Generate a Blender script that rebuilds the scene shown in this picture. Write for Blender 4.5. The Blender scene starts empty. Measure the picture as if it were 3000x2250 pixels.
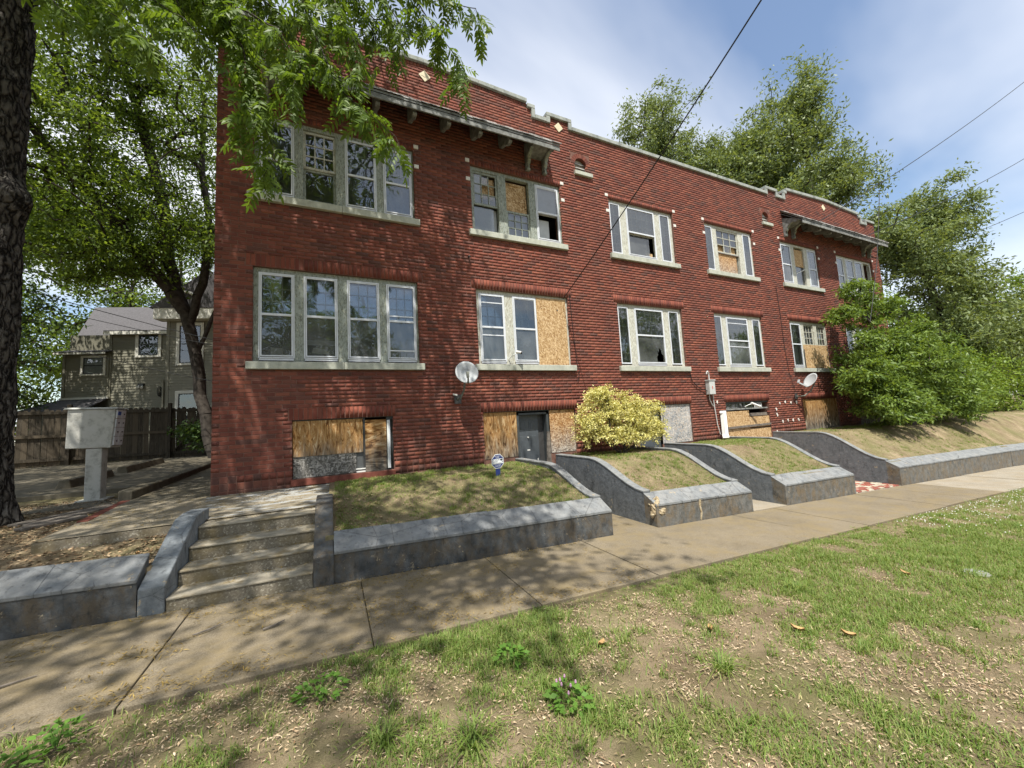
import bpy, math, random
import numpy as np
from mathutils import Matrix, Vector
SC = bpy.context.scene; COL = SC.collection
rng = np.random.default_rng(7); random.seed(7)

# ------------------------------------------------------------------ camera
CAM = Vector((0.0, -7.4, 1.55))
yaw, pitch, roll = (math.radians(a) for a in (25.44379, 5.32797, -3.18511))
fwd = Vector((math.sin(yaw)*math.cos(pitch), math.cos(yaw)*math.cos(pitch), math.sin(pitch)))
rgt = Vector((math.cos(yaw), -math.sin(yaw), 0)); upv = rgt.cross(fwd)
r2 = math.cos(roll)*rgt + math.sin(roll)*upv; u2 = -math.sin(roll)*rgt + math.cos(roll)*upv
cd = bpy.data.cameras.new('camera'); cam = bpy.data.objects.new('camera', cd); COL.objects.link(cam)
cd.sensor_fit = 'HORIZONTAL'; cd.sensor_width = 36; cd.lens = 36*1127/3000; cd.clip_start = .05; cd.clip_end = 2000
m = Matrix((r2, u2, -fwd)).transposed().to_4x4(); m.translation = CAM; cam.matrix_world = m
SC.camera = cam
F0, R0, U0, C0 = (np.array(v) for v in (fwd, r2, u2, CAM))
def project(P):                       # world -> 1024x768 frame, used only to thin out foliage
    d = np.asarray(P) - C0; w = d @ F0; w = np.where(np.abs(w) < 1e-6, 1e-6, w)
    return 512+384.7*(d@R0)/w, 384-384.7*(d@U0)/w, w

# ------------------------------------------------------------------ light
SUN = Vector((-.45, -1.0, 2.25)).normalized()
wd = bpy.data.worlds.new('World'); SC.world = wd; wd.use_nodes = True
nt = wd.node_tree; bg = nt.nodes['Background']; bg.inputs['Strength'].default_value = .115
sky = nt.nodes.new('ShaderNodeTexSky'); sky.sky_type = 'NISHITA'; sky.sun_disc = False
sky.sun_elevation = math.asin(SUN.z); sky.sun_rotation = math.atan2(SUN.x, SUN.y)
sky.air_density = 1.15; sky.dust_density = .4; sky.ozone_density = 1.0
tc = nt.nodes.new('ShaderNodeTexCoord'); sx = nt.nodes.new('ShaderNodeSeparateXYZ'); nt.links.new(tc.outputs['Generated'], sx.inputs[0])
def wmath(op, a, b=None):
    n = nt.nodes.new('ShaderNodeMath'); n.operation = op
    for i, v in enumerate((a, b)):
        if v is None: continue
        if isinstance(v, (int, float)): n.inputs[i].default_value = v
        else: nt.links.new(v, n.inputs[i])
    return n.outputs[0]
zc = wmath('ADD', wmath('MAXIMUM', sx.outputs[2], 0.0), .16)
cb = nt.nodes.new('ShaderNodeCombineXYZ'); nt.links.new(wmath('DIVIDE', sx.outputs[0], zc), cb.inputs[0]); nt.links.new(wmath('DIVIDE', sx.outputs[1], zc), cb.inputs[1])
mp = nt.nodes.new('ShaderNodeMapping'); nt.links.new(cb.outputs[0], mp.inputs[0]); mp.inputs['Rotation'].default_value = (0, 0, math.radians(-28)); mp.inputs['Scale'].default_value = (.30, .95, 1); mp.inputs['Location'].default_value = (1.7, .4, 0)
nz = nt.nodes.new('ShaderNodeTexNoise'); nz.inputs['Scale'].default_value = 1.0; nz.inputs['Detail'].default_value = 6; nz.inputs['Roughness'].default_value = .48; nz.inputs['Distortion'].default_value = .35; nt.links.new(mp.outputs[0], nz.inputs['Vector'])
cr = nt.nodes.new('ShaderNodeValToRGB'); nt.links.new(nz.outputs['Fac'], cr.inputs[0]); cr.color_ramp.elements[0].position = .38; cr.color_ramp.elements[1].position = .58
cr.color_ramp.elements[0].color = (.04, .04, .04, 1); cr.color_ramp.elements[1].color = (.93, .93, .93, 1)
mx = nt.nodes.new('ShaderNodeMix'); mx.data_type = 'RGBA'; nt.links.new(cr.outputs[0], mx.inputs[0]); nt.links.new(sky.outputs[0], mx.inputs[6]); mx.inputs[7].default_value = (6.2, 6.4, 6.8, 1)
nt.links.new(mx.outputs[2], bg.inputs['Color'])
sl = bpy.data.lights.new('sun', 'SUN'); sl.energy = 5.0; sl.angle = math.radians(.53); sl.color = (1, .95, .86)
so = bpy.data.objects.new('sun', sl); COL.objects.link(so); so.rotation_euler = (-SUN).to_track_quat('-Z', 'Y').to_euler(); so.location = (-10, -25, 50)
SC.view_settings.view_transform = 'Standard'; SC.view_settings.look = 'None'; SC.view_settings.exposure = .72; SC.view_settings.gamma = 1
SC.view_settings.use_curve_mapping = False
SC.render.engine = 'CYCLES'; cy = SC.cycles
cy.max_bounces = 7; cy.diffuse_bounces = 3; cy.glossy_bounces = 3; cy.transmission_bounces = 4; cy.transparent_max_bounces = 10
cy.use_denoising = True; cy.caustics_reflective = False; cy.caustics_refractive = False; cy.sample_clamp_indirect = 6
try: cy.denoiser = 'OPENIMAGEDENOISE'
except Exception: pass

# ------------------------------------------------------------------ material helper
class G:
    def __init__(s, name, rough=.85, spec=.25):
        s.m = bpy.data.materials.new(name); s.m.use_nodes = True; s.nt = s.m.node_tree; s.b = s.nt.nodes['Principled BSDF']
        s.b.inputs['Roughness'].default_value = rough; s.b.inputs['Specular IOR Level'].default_value = spec; s._p = None
    def put(s, v, sock):
        if hasattr(v, 'is_linked') or isinstance(v, bpy.types.NodeSocket): s.nt.links.new(v, sock)
        elif isinstance(v, (tuple, list)): sock.default_value = tuple(v) + ((1,) if len(v) == 3 and len(sock.default_value) == 4 else ())
        else: sock.default_value = v
    def node(s, t, **k):
        n = s.nt.nodes.new(t)
        for a, b in k.items(): setattr(n, a, b)
        return n
    def pos(s):
        if s._p is None: s._p = s.node('ShaderNodeNewGeometry').outputs['Position']
        return s._p
    def obj(s): return s.node('ShaderNodeTexCoord').outputs['Object']
    def sc(s, v, k):
        n = s.node('ShaderNodeVectorMath', operation='MULTIPLY'); s.put(v, n.inputs[0]); n.inputs[1].default_value = k; return n.outputs[0]
    def noise(s, scale, det=4, rough=.55, v=None, dist=0):
        n = s.node('ShaderNodeTexNoise'); s.put(v if v is not None else s.pos(), n.inputs['Vector'])
        n.inputs['Scale'].default_value = scale; n.inputs['Detail'].default_value = det; n.inputs['Roughness'].default_value = rough; n.inputs['Distortion'].default_value = dist
        return n.outputs['Fac']
    def vor(s, scale, v=None, out='Distance', feat='F1', rnd=1):
        n = s.node('ShaderNodeTexVoronoi', feature=feat); s.put(v if v is not None else s.pos(), n.inputs['Vector']); n.inputs['Scale'].default_value = scale; n.inputs['Randomness'].default_value = rnd
        return n.outputs[out]
    def ramp(s, f, st, mode='LINEAR'):
        n = s.node('ShaderNodeValToRGB'); s.put(f, n.inputs[0]); e = n.color_ramp.elements; n.color_ramp.interpolation = mode
        while len(e) < len(st): e.new(.5)
        for i, (p, c) in enumerate(st):
            e[i].position = p; e[i].color = (c, c, c, 1) if isinstance(c, (int, float)) else tuple(c)+(1,)
        return n.outputs[0]
    def mix(s, f, a, b, mode='MIX'):
        n = s.node('ShaderNodeMix', data_type='RGBA', blend_type=mode); s.put(f, n.inputs[0]); s.put(a, n.inputs[6]); s.put(b, n.inputs[7]); return n.outputs[2]
    def math(s, op, a, b=0.0, c=0.0):
        n = s.node('ShaderNodeMath', operation=op); s.put(a, n.inputs[0]); s.put(b, n.inputs[1]); s.put(c, n.inputs[2]); return n.outputs[0]
    def xyz(s, v=None):
        n = s.node('ShaderNodeSeparateXYZ'); s.put(v if v is not None else s.pos(), n.inputs[0]); return n.outputs
    def attr(s, name): 
        n = s.node('ShaderNodeAttribute', attribute_name=name); return n.outputs['Fac']
    def rnd(s):                       # per piece: face attribute 'rnd' plus the object's own random number
        o = s.node('ShaderNodeObjectInfo').outputs['Random']
        return s.math('FRACT', s.math('ADD', s.attr('rnd'), o))
    def col(s, c): s.put(c, s.b.inputs['Base Color']); return s
    def bump(s, h, strength=.5, dist=.01):
        n = s.node('ShaderNodeBump'); n.inputs['Strength'].default_value = strength; n.inputs['Distance'].default_value = dist; s.put(h, n.inputs['Height']); s.nt.links.new(n.outputs[0], s.b.inputs['Normal']); return s
    def rough(s, v): s.put(v, s.b.inputs['Roughness']); return s
M = {}
def plain(name, c, rough=.7, spec=.3, var=.25, scale=9, metal=0, bump=.15):
    g = G(name, rough, spec); n = g.noise(scale, 5, .6); lo = tuple(x*(1-var) for x in c); hi = tuple(min(1, x*(1+var*.7)) for x in c)
    g.col(g.ramp(n, [(.3, lo), (.7, hi)])); g.b.inputs['Metallic'].default_value = metal
    if bump: g.bump(g.noise(scale*9, 4), bump, .004)
    M[name] = g.m; return g

g = G('brick', .88, .2); r = g.rnd()
c = g.ramp(r, [(0, (.105, .036, .028)), (.14, (.155, .049, .034)), (.34, (.205, .064, .042)), (.5, (.165, .054, .037)), (.66, (.25, .085, .053)), (.78, (.19, .070, .048)), (.9, (.125, .055, .043)), (1, (.085, .046, .038))])
mott = g.noise(38, 5, .65, g.sc(g.pos(), (1, 1, 2.4))); c = g.mix(g.ramp(mott, [(.35, .0), (.8, .55)]), c, (.145, .052, .040), 'MIX')
dirt = g.noise(.9, 5, .6); c = g.mix(g.ramp(dirt, [(.44, .0), (.7, .45)]), c, (.095, .042, .034), 'MIX')
lime = g.noise(2.3, 7, .75, g.sc(g.pos(), (1, 1, .55))); c = g.mix(g.ramp(lime, [(.66, .0), (.8, .35)]), c, (.40, .22, .17), 'MIX')
zg = g.math('ADD', g.xyz()[2], g.math('MULTIPLY', g.noise(3, 6, .7), -.45)); c = g.mix(g.ramp(zg, [(.42, .72), (.66, 0)]), c, (.060, .040, .032))
g.col(c).bump(g.noise(120, 5, .7, g.sc(g.pos(), (.35, 1, 1.6))), .6, .004); M['brick'] = g.m
g = G('soldier', .88, .2); r = g.rnd()
c = g.ramp(r, [(0, (.105, .033, .025)), (.35, (.165, .050, .033)), (.7, (.215, .068, .043)), (1, (.13, .050, .037))])
g.col(g.mix(g.ramp(g.noise(30, 5), [(.35, 0), (.8, .5)]), c, (.12, .03, .022))).bump(g.noise(110, 5, .7), .5, .004); M['soldier'] = g.m
g = G('mortar', .95, .1); g.col(g.ramp(g.noise(7, 6, .7), [(.3, (.11, .058, .046)), (.6, (.185, .102, .08)), (.8, (.29, .185, .15))])).bump(g.noise(160, 4), .6, .004); M['mortar'] = g.m
# far walls of the block: bricks too far round the corner to be built
g = G('side_brick', .9, .2); bt = g.node('ShaderNodeTexBrick'); v = g.xyz(); cbn = g.node('ShaderNodeCombineXYZ'); g.put(v[1], cbn.inputs[0]); g.put(v[2], cbn.inputs[1]); g.put(cbn.outputs[0], bt.inputs['Vector'])
bt.inputs['Scale'].default_value = 1; bt.inputs['Brick Width'].default_value = .213; bt.inputs['Row Height'].default_value = .0685; bt.inputs['Mortar Size'].default_value = .006
bt.inputs['Color1'].default_value = (.13, .042, .030, 1); bt.inputs['Color2'].default_value = (.09, .032, .025, 1); bt.inputs['Mortar'].default_value = (.2, .1, .07, 1); g.col(bt.outputs[0]); M['side_brick'] = g.m
def stone(name, a, b, stain, amt=.5, sc=3):
    g = G(name, .85, .25); c = g.ramp(g.noise(sc*4, 6, .65), [(.3, a), (.7, b)]); st = g.noise(sc, 6, .7, g.sc(g.pos(), (1.6, 1, .7)))
    g.col(g.mix(g.ramp(st, [(.48, 0), (.72, amt)]), c, stain)).bump(g.noise(90, 5, .65), .35, .004); M[name] = g.m
stone('sill_stone', (.34, .36, .31), (.47, .48, .41), (.17, .18, .15), .55)
stone('coping_stone', (.24, .26, .24), (.36, .38, .35), (.09, .10, .09), .8)
stone('concrete_mossy_shaded', (.085, .075, .052), (.15, .132, .098), (.065, .052, .028), .8)  # mossy concrete, its colour also darkened to carry the left yard's shade
stone('concrete_old', (.20, .18, .145), (.30, .27, .21), (.10, .085, .06), .7)
g = G('aggregate', .92, .2); vo = g.vor(75, None, 'Color'); c = g.ramp(g.xyz(vo)[0], [(0, (.15, .13, .098)), (.6, (.195, .172, .132)), (.9, (.24, .215, .165)), (1, (.40, .37, .30))])
g.col(g.mix(g.ramp(g.noise(3.2, 6), [(.48, 0), (.68, .7)]), c, (.17, .13, .058))).bump(g.vor(75), .25, .002); M['aggregate'] = g.m
def walkmat(name, a, b, moss):
    g = G(name, .93, .15); c = g.ramp(g.noise(1.7, 7, .7), [(.3, a), (.7, b)])
    grit = g.noise(120, 4, .75); c = g.mix(.75, c, g.ramp(grit, [(.34, .18), (.66, .86)]), 'SOFT_LIGHT')
    pol = g.noise(2.2, 7, .75, g.sc(g.pos(), (1.0, 1.2, 1))); c = g.mix(g.ramp(pol, [(.46, 0), (.62, .6)]), c, moss); blk = g.noise(3.4, 6, .7); c = g.mix(g.ramp(blk, [(.52, 0), (.7, .5)]), c, (.09, .075, .055))
    crk = g.vor(.55, g.sc(g.pos(), (1, 1.4, 1)), 'Distance', 'DISTANCE_TO_EDGE'); wob = g.math('ADD', crk, g.math('MULTIPLY', g.noise(6, 4), .02))
    c = g.mix(g.ramp(wob, [(.0, .0), (.0085, .0), (.0105, .35), (.0125, 0)]), c, (.09, .07, .045))
    g.col(c).bump(grit, .45, .004); M[name] = g.m
walkmat('sidewalk', (.135, .112, .078), (.205, .172, .122), (.20, .155, .082))
walkmat('pale_walk', (.21, .185, .145), (.30, .27, .22), (.25, .20, .13))
g = G('landing_paint', .9, .2); pm = g.noise(5.5, 7, .68, g.sc(g.pos(), (.45, 1.7, 1)))
c0 = g.ramp(g.noise(2, 6, .7), [(.3, (.17, .145, .105)), (.7, (.27, .235, .175))]); mo = g.noise(3.1, 6, .7); c0 = g.mix(g.ramp(mo, [(.5, 0), (.7, .7)]), c0, (.13, .10, .035))
msk = g.math('MULTIPLY', g.ramp(pm, [(.50, 0), (.55, 1)]), g.attr('paint')); g.col(g.mix(msk, c0, (.29, .295, .285))).bump(g.noise(130, 4), .4, .004); M['landing_paint'] = g.m
# painted plaster walls
def plaster(name, a, b, stain, amt, crack=.7, vert=False):
    g = G(name, .72, .35); c = g.ramp(g.noise(7, 7, .7), [(.36, a), (.64, b)])
    s1 = g.noise(4.2, 8, .76, g.sc(g.pos(), (1.5, 1.5, .9) if vert else (1, 1, 1))); c = g.mix(g.ramp(s1, [(.44, 0), (.60, amt)]), c, stain)
    dk = g.noise(11, 7, .7, g.sc(g.pos(), (1.4, 1.4, .5))); c = g.mix(g.ramp(dk, [(.55, 0), (.68, .7)]), c, tuple(x*.38 for x in a))
    fl = g.noise(6.5, 9, .78); c = g.mix(g.ramp(fl, [(.615, 0), (.63, .8)]), c, (.34, .28, .19))
    ck = g.vor(1.9, g.sc(g.pos(), (1, 1, 1.2)), 'Distance', 'DISTANCE_TO_EDGE'); ck = g.math('ADD', ck, g.math('MULTIPLY', g.noise(9, 5), .05)); c = g.mix(g.ramp(ck, [(.024, 0), (.029, crack), (.034, 0)]), c, (.03, .03, .03))
    g.col(c).bump(g.noise(16, 7, .7), .55, .02); M[name] = g.m
plaster('wall_side', (.085, .095, .105), (.145, .16, .175), (.20, .21, .225), .35, .4, True)
plaster('wall_front', (.075, .077, .073), (.17, .167, .155), (.15, .112, .068), .85, .5, True)
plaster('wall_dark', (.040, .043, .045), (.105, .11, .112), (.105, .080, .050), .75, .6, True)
plaster('wall_cap', (.125, .133, .138), (.20, .21, .215), (.26, .255, .24), .4, .9)
plaster('cheek', (.12, .135, .148), (.23, .25, .265), (.085, .095, .10), .5, .8)
g = G('rubble', .95, .15); g.col(g.ramp(g.noise(14, 7, .75), [(.3, (.20, .13, .065)), (.5, (.52, .42, .27)), (.72, (.72, .65, .50))])).bump(g.noise(22, 7, .8), 1, .05); M['rubble'] = g.m
# wood and trim
def peel(name, base, dark, light, amt):
    g = G(name, .8, .25); c = g.ramp(g.noise(5, 5, .6), [(.3, tuple(x*.85 for x in base)), (.7, base)])
    p = g.noise(24, 8, .8, g.sc(g.pos(), (2.2, 1, .7))); c = g.mix(g.ramp(p, [(.515, 0), (.56, amt)]), c, dark)
    q = g.noise(17, 7, .75, g.sc(g.pos(), (1.6, 1, .6))); c = g.mix(g.ramp(q, [(.56, 0), (.62, .85)]), c, light)
    g.col(c).bump(p, .5, .008); M[name] = g.m
peel('trim_sage', (.30, .335, .30), (.10, .10, .075), (.46, .47, .36), .8)
peel('trim_cream', (.50, .51, .45), (.22, .18, .12), (.70, .69, .60), .75)
plain('aluminium', (.60, .63, .67), .42, .5, .08, 4, 0, 0)
plain('dull_white', (.66, .66, .63), .55, .4, .12, 6, 0, .05)
plain('dark_trim', (.045, .052, .055), .5, .4, .3)
plain('door_grey', (.065, .075, .085), .45, .45, .2, 5, 0, .05)
plain('old_wood', (.16, .14, .12), .9, .15, .5, 14)
plain('grey_wood_trim', (.20, .205, .195), .85, .2, .5, 10, 0, .4)
plain('iron', (.05, .05, .05), .5, .5, .3); plain('cable', (.014, .014, .014), .6, .3, .1, 3, 0, 0)
plain('box_grey', (.46, .47, .46), .5, .4, .15, 7, 0, .05)
plain('dish_grey', (.40, .42, .43), .65, .25, .10, 3, 0, 0)
plain('dish_mark', (.36, .37, .38), .4, .4, .05, 3, 0, 0); plain('bracket_olive', (.14, .145, .12), .6, .4, .3)
plain('cream_tile', (.62, .55, .38), .5, .4, .12, 12); plain('white_block', (.66, .63, .58), .6, .35, .15, 12)
plain('white_pvc', (.72, .74, .72), .4, .45, .06, 4, 0, 0); plain('vent_wood', (.36, .34, .31), .9, .15, .5, 14)
plain('room', (.20, .19, .175), .95, .1, .4, 1.2); plain('curtain', (.36, .38, .39), .95, .1, .3, 5); plain('blind', (.50, .52, .53), .9, .2, .12, 5)
plain('screen', (.12, .125, .125), .95, .15, .25, 4); plain('lace', (.55, .55, .52), .95, .1, .25, 8)
plain('sign_blue', (.014, .030, .15), .35, .5, .05, 3, 0, 0); plain('sign_white', (.75, .78, .80), .35, .5, .03, 3, 0, 0); plain('sign_black', (.012, .012, .02), .4, .4, .05, 3, 0, 0)
plain('red_print', (.5, .05, .03), .5, .4, .05, 3, 0, 0)
g = G('osb', .85, .2)
v1 = g.sc(g.pos(), (60, 60, 24)); a = g.vor(1, v1, 'Color'); w = g.noise(3, 3, .5); rot = g.node('ShaderNodeVectorRotate'); rot.rotation_type = 'Y_AXIS'; g.put(g.pos(), rot.inputs['Vector']); rot.inputs['Angle'].default_value = .9
b2 = g.vor(1, g.sc(rot.outputs[0], (60, 60, 22)), 'Color'); f = g.mix(g.ramp(g.noise(22, 3), [(.46, 0), (.54, 1)]), a, b2)
fx = g.xyz(f)[0]; c = g.ramp(fx, [(0, (.20, .11, .045)), (.35, (.37, .235, .11)), (.7, (.49, .34, .18)), (1, (.62, .47, .29))]); g.col(c).bump(fx, .4, .006); M['osb'] = g.m
g = G('osb_grey', .95, .12); f = g.mix(g.ramp(g.noise(22, 3), [(.46, 0), (.54, 1)]), g.vor(1, g.sc(g.pos(), (52, 60, 20)), 'Color'), g.vor(1, g.sc(g.pos(), (20, 60, 55)), 'Color')); fx = g.xyz(f)[0]
g.col(g.ramp(fx, [(0, (.075, .070, .062)), (.5, (.155, .150, .138)), (1, (.36, .345, .32))])).bump(fx, .8, .012); M['osb_grey'] = g.m
def osb_stained(name, z0, z1):         # grey weathering that has crept up the sheet from the wet ground
    g = G(name, .9, .15); f = g.mix(g.ramp(g.noise(22, 3), [(.46, 0), (.54, 1)]), g.vor(1, g.sc(g.pos(), (60, 60, 24)), 'Color'), g.vor(1, g.sc(g.pos(), (24, 60, 55)), 'Color')); fx = g.xyz(f)[0]
    a = g.ramp(fx, [(0, (.17, .075, .025)), (.4, (.36, .20, .085)), (1, (.58, .40, .22))]); b = g.ramp(fx, [(0, (.10, .09, .08)), (.5, (.28, .26, .24)), (1, (.52, .50, .47))])
    mr = g.node('ShaderNodeMapRange'); mr.inputs['From Min'].default_value = z0; mr.inputs['From Max'].default_value = z1; mr.inputs['To Min'].default_value = 1; mr.inputs['To Max'].default_value = 0
    g.put(g.math('ADD', g.xyz()[2], g.math('MULTIPLY', g.math('SUBTRACT', g.noise(3, 5, .7, g.sc(g.pos(), (3, 1, 1))), .5), .7)), mr.inputs['Value']); g.col(g.mix(mr.outputs[0], a, b)).bump(fx, .5, .01); M[name] = g.m
g = G('osb_painted', .95, .12); f = g.mix(g.ramp(g.noise(22, 3), [(.46, 0), (.54, 1)]), g.vor(1, g.sc(g.pos(), (52, 60, 20)), 'Color'), g.vor(1, g.sc(g.pos(), (20, 60, 55)), 'Color')); fx = g.xyz(f)[0]
g.col(g.ramp(g.math('ADD', g.math('MULTIPLY', fx, .45), g.math('MULTIPLY', g.noise(4, 6), .6)), [(.3, (.16, .17, .18)), (.5, (.36, .37, .38)), (.62, (.40, .33, .27)), (.75, (.54, .53, .51))])).bump(fx, .6, .01); M['osb_painted'] = g.m
osb_stained('osb_stain_low', .7, 1.45); osb_stained('osb_stain_up', 5.4, 6.2)
def ply(name, z0, z1, vert=True):
    g = G(name, .85, .2); k = (9, 1, 2.0) if vert else (2.0, 1, 7); gr = g.noise(1.3, 6, .62, g.sc(g.pos(), k), 2.2); c = g.ramp(gr, [(.36, (.10, .042, .013)), (.44, (.24, .115, .035)), (.5, (.39, .24, .10)), (.55, (.27, .13, .042)), (.62, (.48, .34, .18))])
    mr = g.node('ShaderNodeMapRange'); mr.inputs['From Min'].default_value = z0; mr.inputs['From Max'].default_value = z1; mr.inputs['To Min'].default_value = 1; mr.inputs['To Max'].default_value = 0
    g.put(g.math('ADD', g.xyz()[2], g.math('MULTIPLY', g.math('SUBTRACT', g.noise(2.2, 6, .7, g.sc(g.pos(), (5, 1, 1))), .5), .9)), mr.inputs['Value'])
    grey = g.ramp(gr, [(.38, (.040, .036, .032)), (.5, (.13, .115, .095)), (.62, (.27, .24, .20))]); g.col(g.mix(mr.outputs[0], c, grey)).bump(gr, .3, .006); M[name] = g.m
ply('plywood', .98, 1.4); ply('plywood_far', .75, 1.5); ply('plywood_low', .85, 1.5, False); ply('plywood_streak', .65, 1.35)
# glass
def glass(name, refl, dirt, tint):
    m = bpy.data.materials.new(name); m.use_nodes = True; t = m.node_tree; t.nodes.clear(); o = t.nodes.new('ShaderNodeOutputMaterial')
    tr = t.nodes.new('ShaderNodeBsdfTransparent'); tr.inputs[0].default_value = (*tint, 1); gl = t.nodes.new('ShaderNodeBsdfGlossy'); gl.inputs['Roughness'].default_value = .015; gl.inputs[0].default_value = (.95, .97, 1, 1)
    fr = t.nodes.new('ShaderNodeFresnel'); fr.inputs[0].default_value = refl; df = t.nodes.new('ShaderNodeBsdfDiffuse'); df.inputs[0].default_value = (.32, .34, .34, 1)
    tcn = t.nodes.new('ShaderNodeNewGeometry'); no = t.nodes.new('ShaderNodeTexNoise'); no.inputs['Scale'].default_value = 2.3; no.inputs['Detail'].default_value = 6; t.links.new(tcn.outputs[0], no.inputs['Vector'])
    bm = t.nodes.new('ShaderNodeBump'); bm.inputs['Strength'].default_value = .06; bm.inputs['Distance'].default_value = .05; n2 = t.nodes.new('ShaderNodeTexNoise'); n2.inputs['Scale'].default_value = 3.5; n2.inputs['Detail'].default_value = 1; t.links.new(tcn.outputs[0], n2.inputs['Vector']); t.links.new(n2.outputs[0], bm.inputs['Height']); t.links.new(bm.outputs[0], gl.inputs['Normal']); t.links.new(bm.outputs[0], fr.inputs['Normal'])
    ra = t.nodes.new('ShaderNodeMapRange'); ra.inputs['From Min'].default_value = .35; ra.inputs['From Max'].default_value = .75; ra.inputs['To Min'].default_value = dirt*.4; ra.inputs['To Max'].default_value = dirt*1.6; t.links.new(no.outputs[0], ra.inputs[0])
    m1 = t.nodes.new('ShaderNodeMixShader'); t.links.new(ra.outputs[0], m1.inputs[0]); t.links.new(tr.outputs[0], m1.inputs[1]); t.links.new(df.outputs[0], m1.inputs[2])
    m2 = t.nodes.new('ShaderNodeMixShader'); t.links.new(fr.outputs[0], m2.inputs[0]); t.links.new(m1.outputs[0], m2.inputs[1]); t.links.new(gl.outputs[0], m2.inputs[2]); t.links.new(m2.outputs[0], o.inputs[0]); M[name] = m
glass('glass', 2.1, .05, (.86, .9, .9)); glass('glass_dusty', 1.9, .22, (.8, .83, .83))
# vegetation
def leafmat(name, cols, trans=.35, rough=.5):
    g = G(name, rough, .35); r = g.rnd(); k = len(cols)-1; c = g.ramp(r, [(i/k, c) for i, c in enumerate(cols)]); g.col(c)
    tl = g.node('ShaderNodeBsdfTranslucent'); g.put(g.mix(1.0, c, (1.35, 1.25, .55), 'MULTIPLY'), tl.inputs[0]); ms = g.node('ShaderNodeMixShader'); ms.inputs[0].default_value = trans
    o = g.nt.nodes['Material Output']; g.nt.links.new(g.b.outputs[0], ms.inputs[1]); g.nt.links.new(tl.outputs[0], ms.inputs[2]); g.nt.links.new(ms.outputs[0], o.inputs[0]); M[name] = g.m
leafmat('leaf_near', [(0.075, 0.135, 0.02), (0.115, 0.19, 0.028), (0.155, 0.235, 0.036), (0.09, 0.155, 0.022)], 0.5)
leafmat('leaf_mid', [(0.075, 0.13, 0.022), (0.115, 0.18, 0.03), (0.155, 0.22, 0.04), (0.09, 0.145, 0.024)], 0.52)
leafmat('leaf_oak', [(0.1, 0.145, 0.054), (0.155, 0.205, 0.074), (0.205, 0.255, 0.09), (0.12, 0.168, 0.058)], 0.36)
leafmat('leaf_dark', [(0.034, 0.068, 0.018), (0.062, 0.111, 0.026), (0.088, 0.137, 0.034)], .30)
leafmat('leaf_shrub', [(0.075, 0.13, 0.028), (0.135, 0.21, 0.042), (0.2, 0.285, 0.056), (0.095, 0.155, 0.032)], 0.38)
leafmat('leaf_bright', [(0.114, 0.192, 0.026), (0.180, 0.264, 0.038), (0.216, 0.300, 0.048)], .35)
leafmat('leaf_yellow', [(0.442, 0.416, 0.130), (0.650, 0.611, 0.221), (0.754, 0.702, 0.312), (0.390, 0.403, 0.117), (0.806, 0.754, 0.390)], .25)
leafmat('grass_blade', [(0.1, 0.175, 0.032), (0.145, 0.23, 0.043), (0.19, 0.27, 0.056), (0.24, 0.27, 0.085), (0.115, 0.195, 0.034)], 0.36, .6)
leafmat('grass_dry', [(0.345, 0.287, 0.144), (0.483, 0.402, 0.218), (0.230, 0.218, 0.086), (0.287, 0.259, 0.115), (0.172, 0.196, 0.057)], .2, .7)
leafmat('weed_leaf', [(0.1, 0.21, 0.035), (0.14, 0.27, 0.042), (0.12, 0.24, 0.04)], 0.4, .55)
g = G('litter', .9, .15); g.col(g.ramp(g.rnd(), [(0, (.10, .060, .033)), (.25, (.22, .14, .078)), (.5, (.36, .25, .145)), (.75, (.48, .37, .24)), (1, (.16, .09, .045))])); M['litter'] = g.m
g = G('thatch', .9, .15); g.col(g.ramp(g.rnd(), [(0, (.15, .10, .062)), (.2, (.28, .20, .125)), (.45, (.42, .325, .215)), (.7, (.54, .44, .31)), (.88, (.36, .26, .16)), (1, (.20, .11, .06))])); M['thatch'] = g.m
g = G('catkin', .9, .15); g.col(g.ramp(g.rnd(), [(0, (.13, .088, .024)), (.5, (.24, .165, .050)), (1, (.34, .25, .085))])); M['catkin'] = g.m
plain('petal_white', (.72, .72, .66), .6, .3, .05, 3, 0, 0); plain('petal_purple', (.42, .24, .36), .6, .3, .1, 3, 0, 0); plain('dead_leaf', (.40, .25, .11), .7, .3, .35, 20)
g = G('bark', .95, .12); n = g.noise(1.2, 8, .75, g.sc(g.pos(), (16, 16, 5))); wv = g.node('ShaderNodeVectorMath', operation='ADD'); g.put(g.sc(g.pos(), (15, 15, 5)), wv.inputs[0]); nv = g.node('ShaderNodeTexNoise'); g.put(g.sc(g.pos(), (9, 9, 6)), nv.inputs['Vector']); nv.inputs['Scale'].default_value = 1; g.put(g.sc(nv.outputs['Color'], (1.4, 1.4, 1.4)), wv.inputs[1]); e = g.vor(1, wv.outputs[0], 'Distance', 'DISTANCE_TO_EDGE'); h = g.math('ADD', g.ramp(e, [(0, 0), (.22, .8), (.5, 1)]), g.math('MULTIPLY', n, .5))
c = g.ramp(e, [(0, (.008, .007, .006)), (.07, (.022, .019, .017)), (.2, (.075, .067, .058)), (.5, (.11, .10, .088))]); g.col(g.mix(g.ramp(n, [(.5, 0), (.68, .75)]), c, (.21, .195, .175))).bump(h, 1, .035); M['bark'] = g.m
g = G('bark_thin', .95, .1); g.col(g.ramp(g.noise(9, 5), [(.3, (.028, .023, .02)), (.7, (.075, .065, .055))])); M['bark_thin'] = g.m
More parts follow.
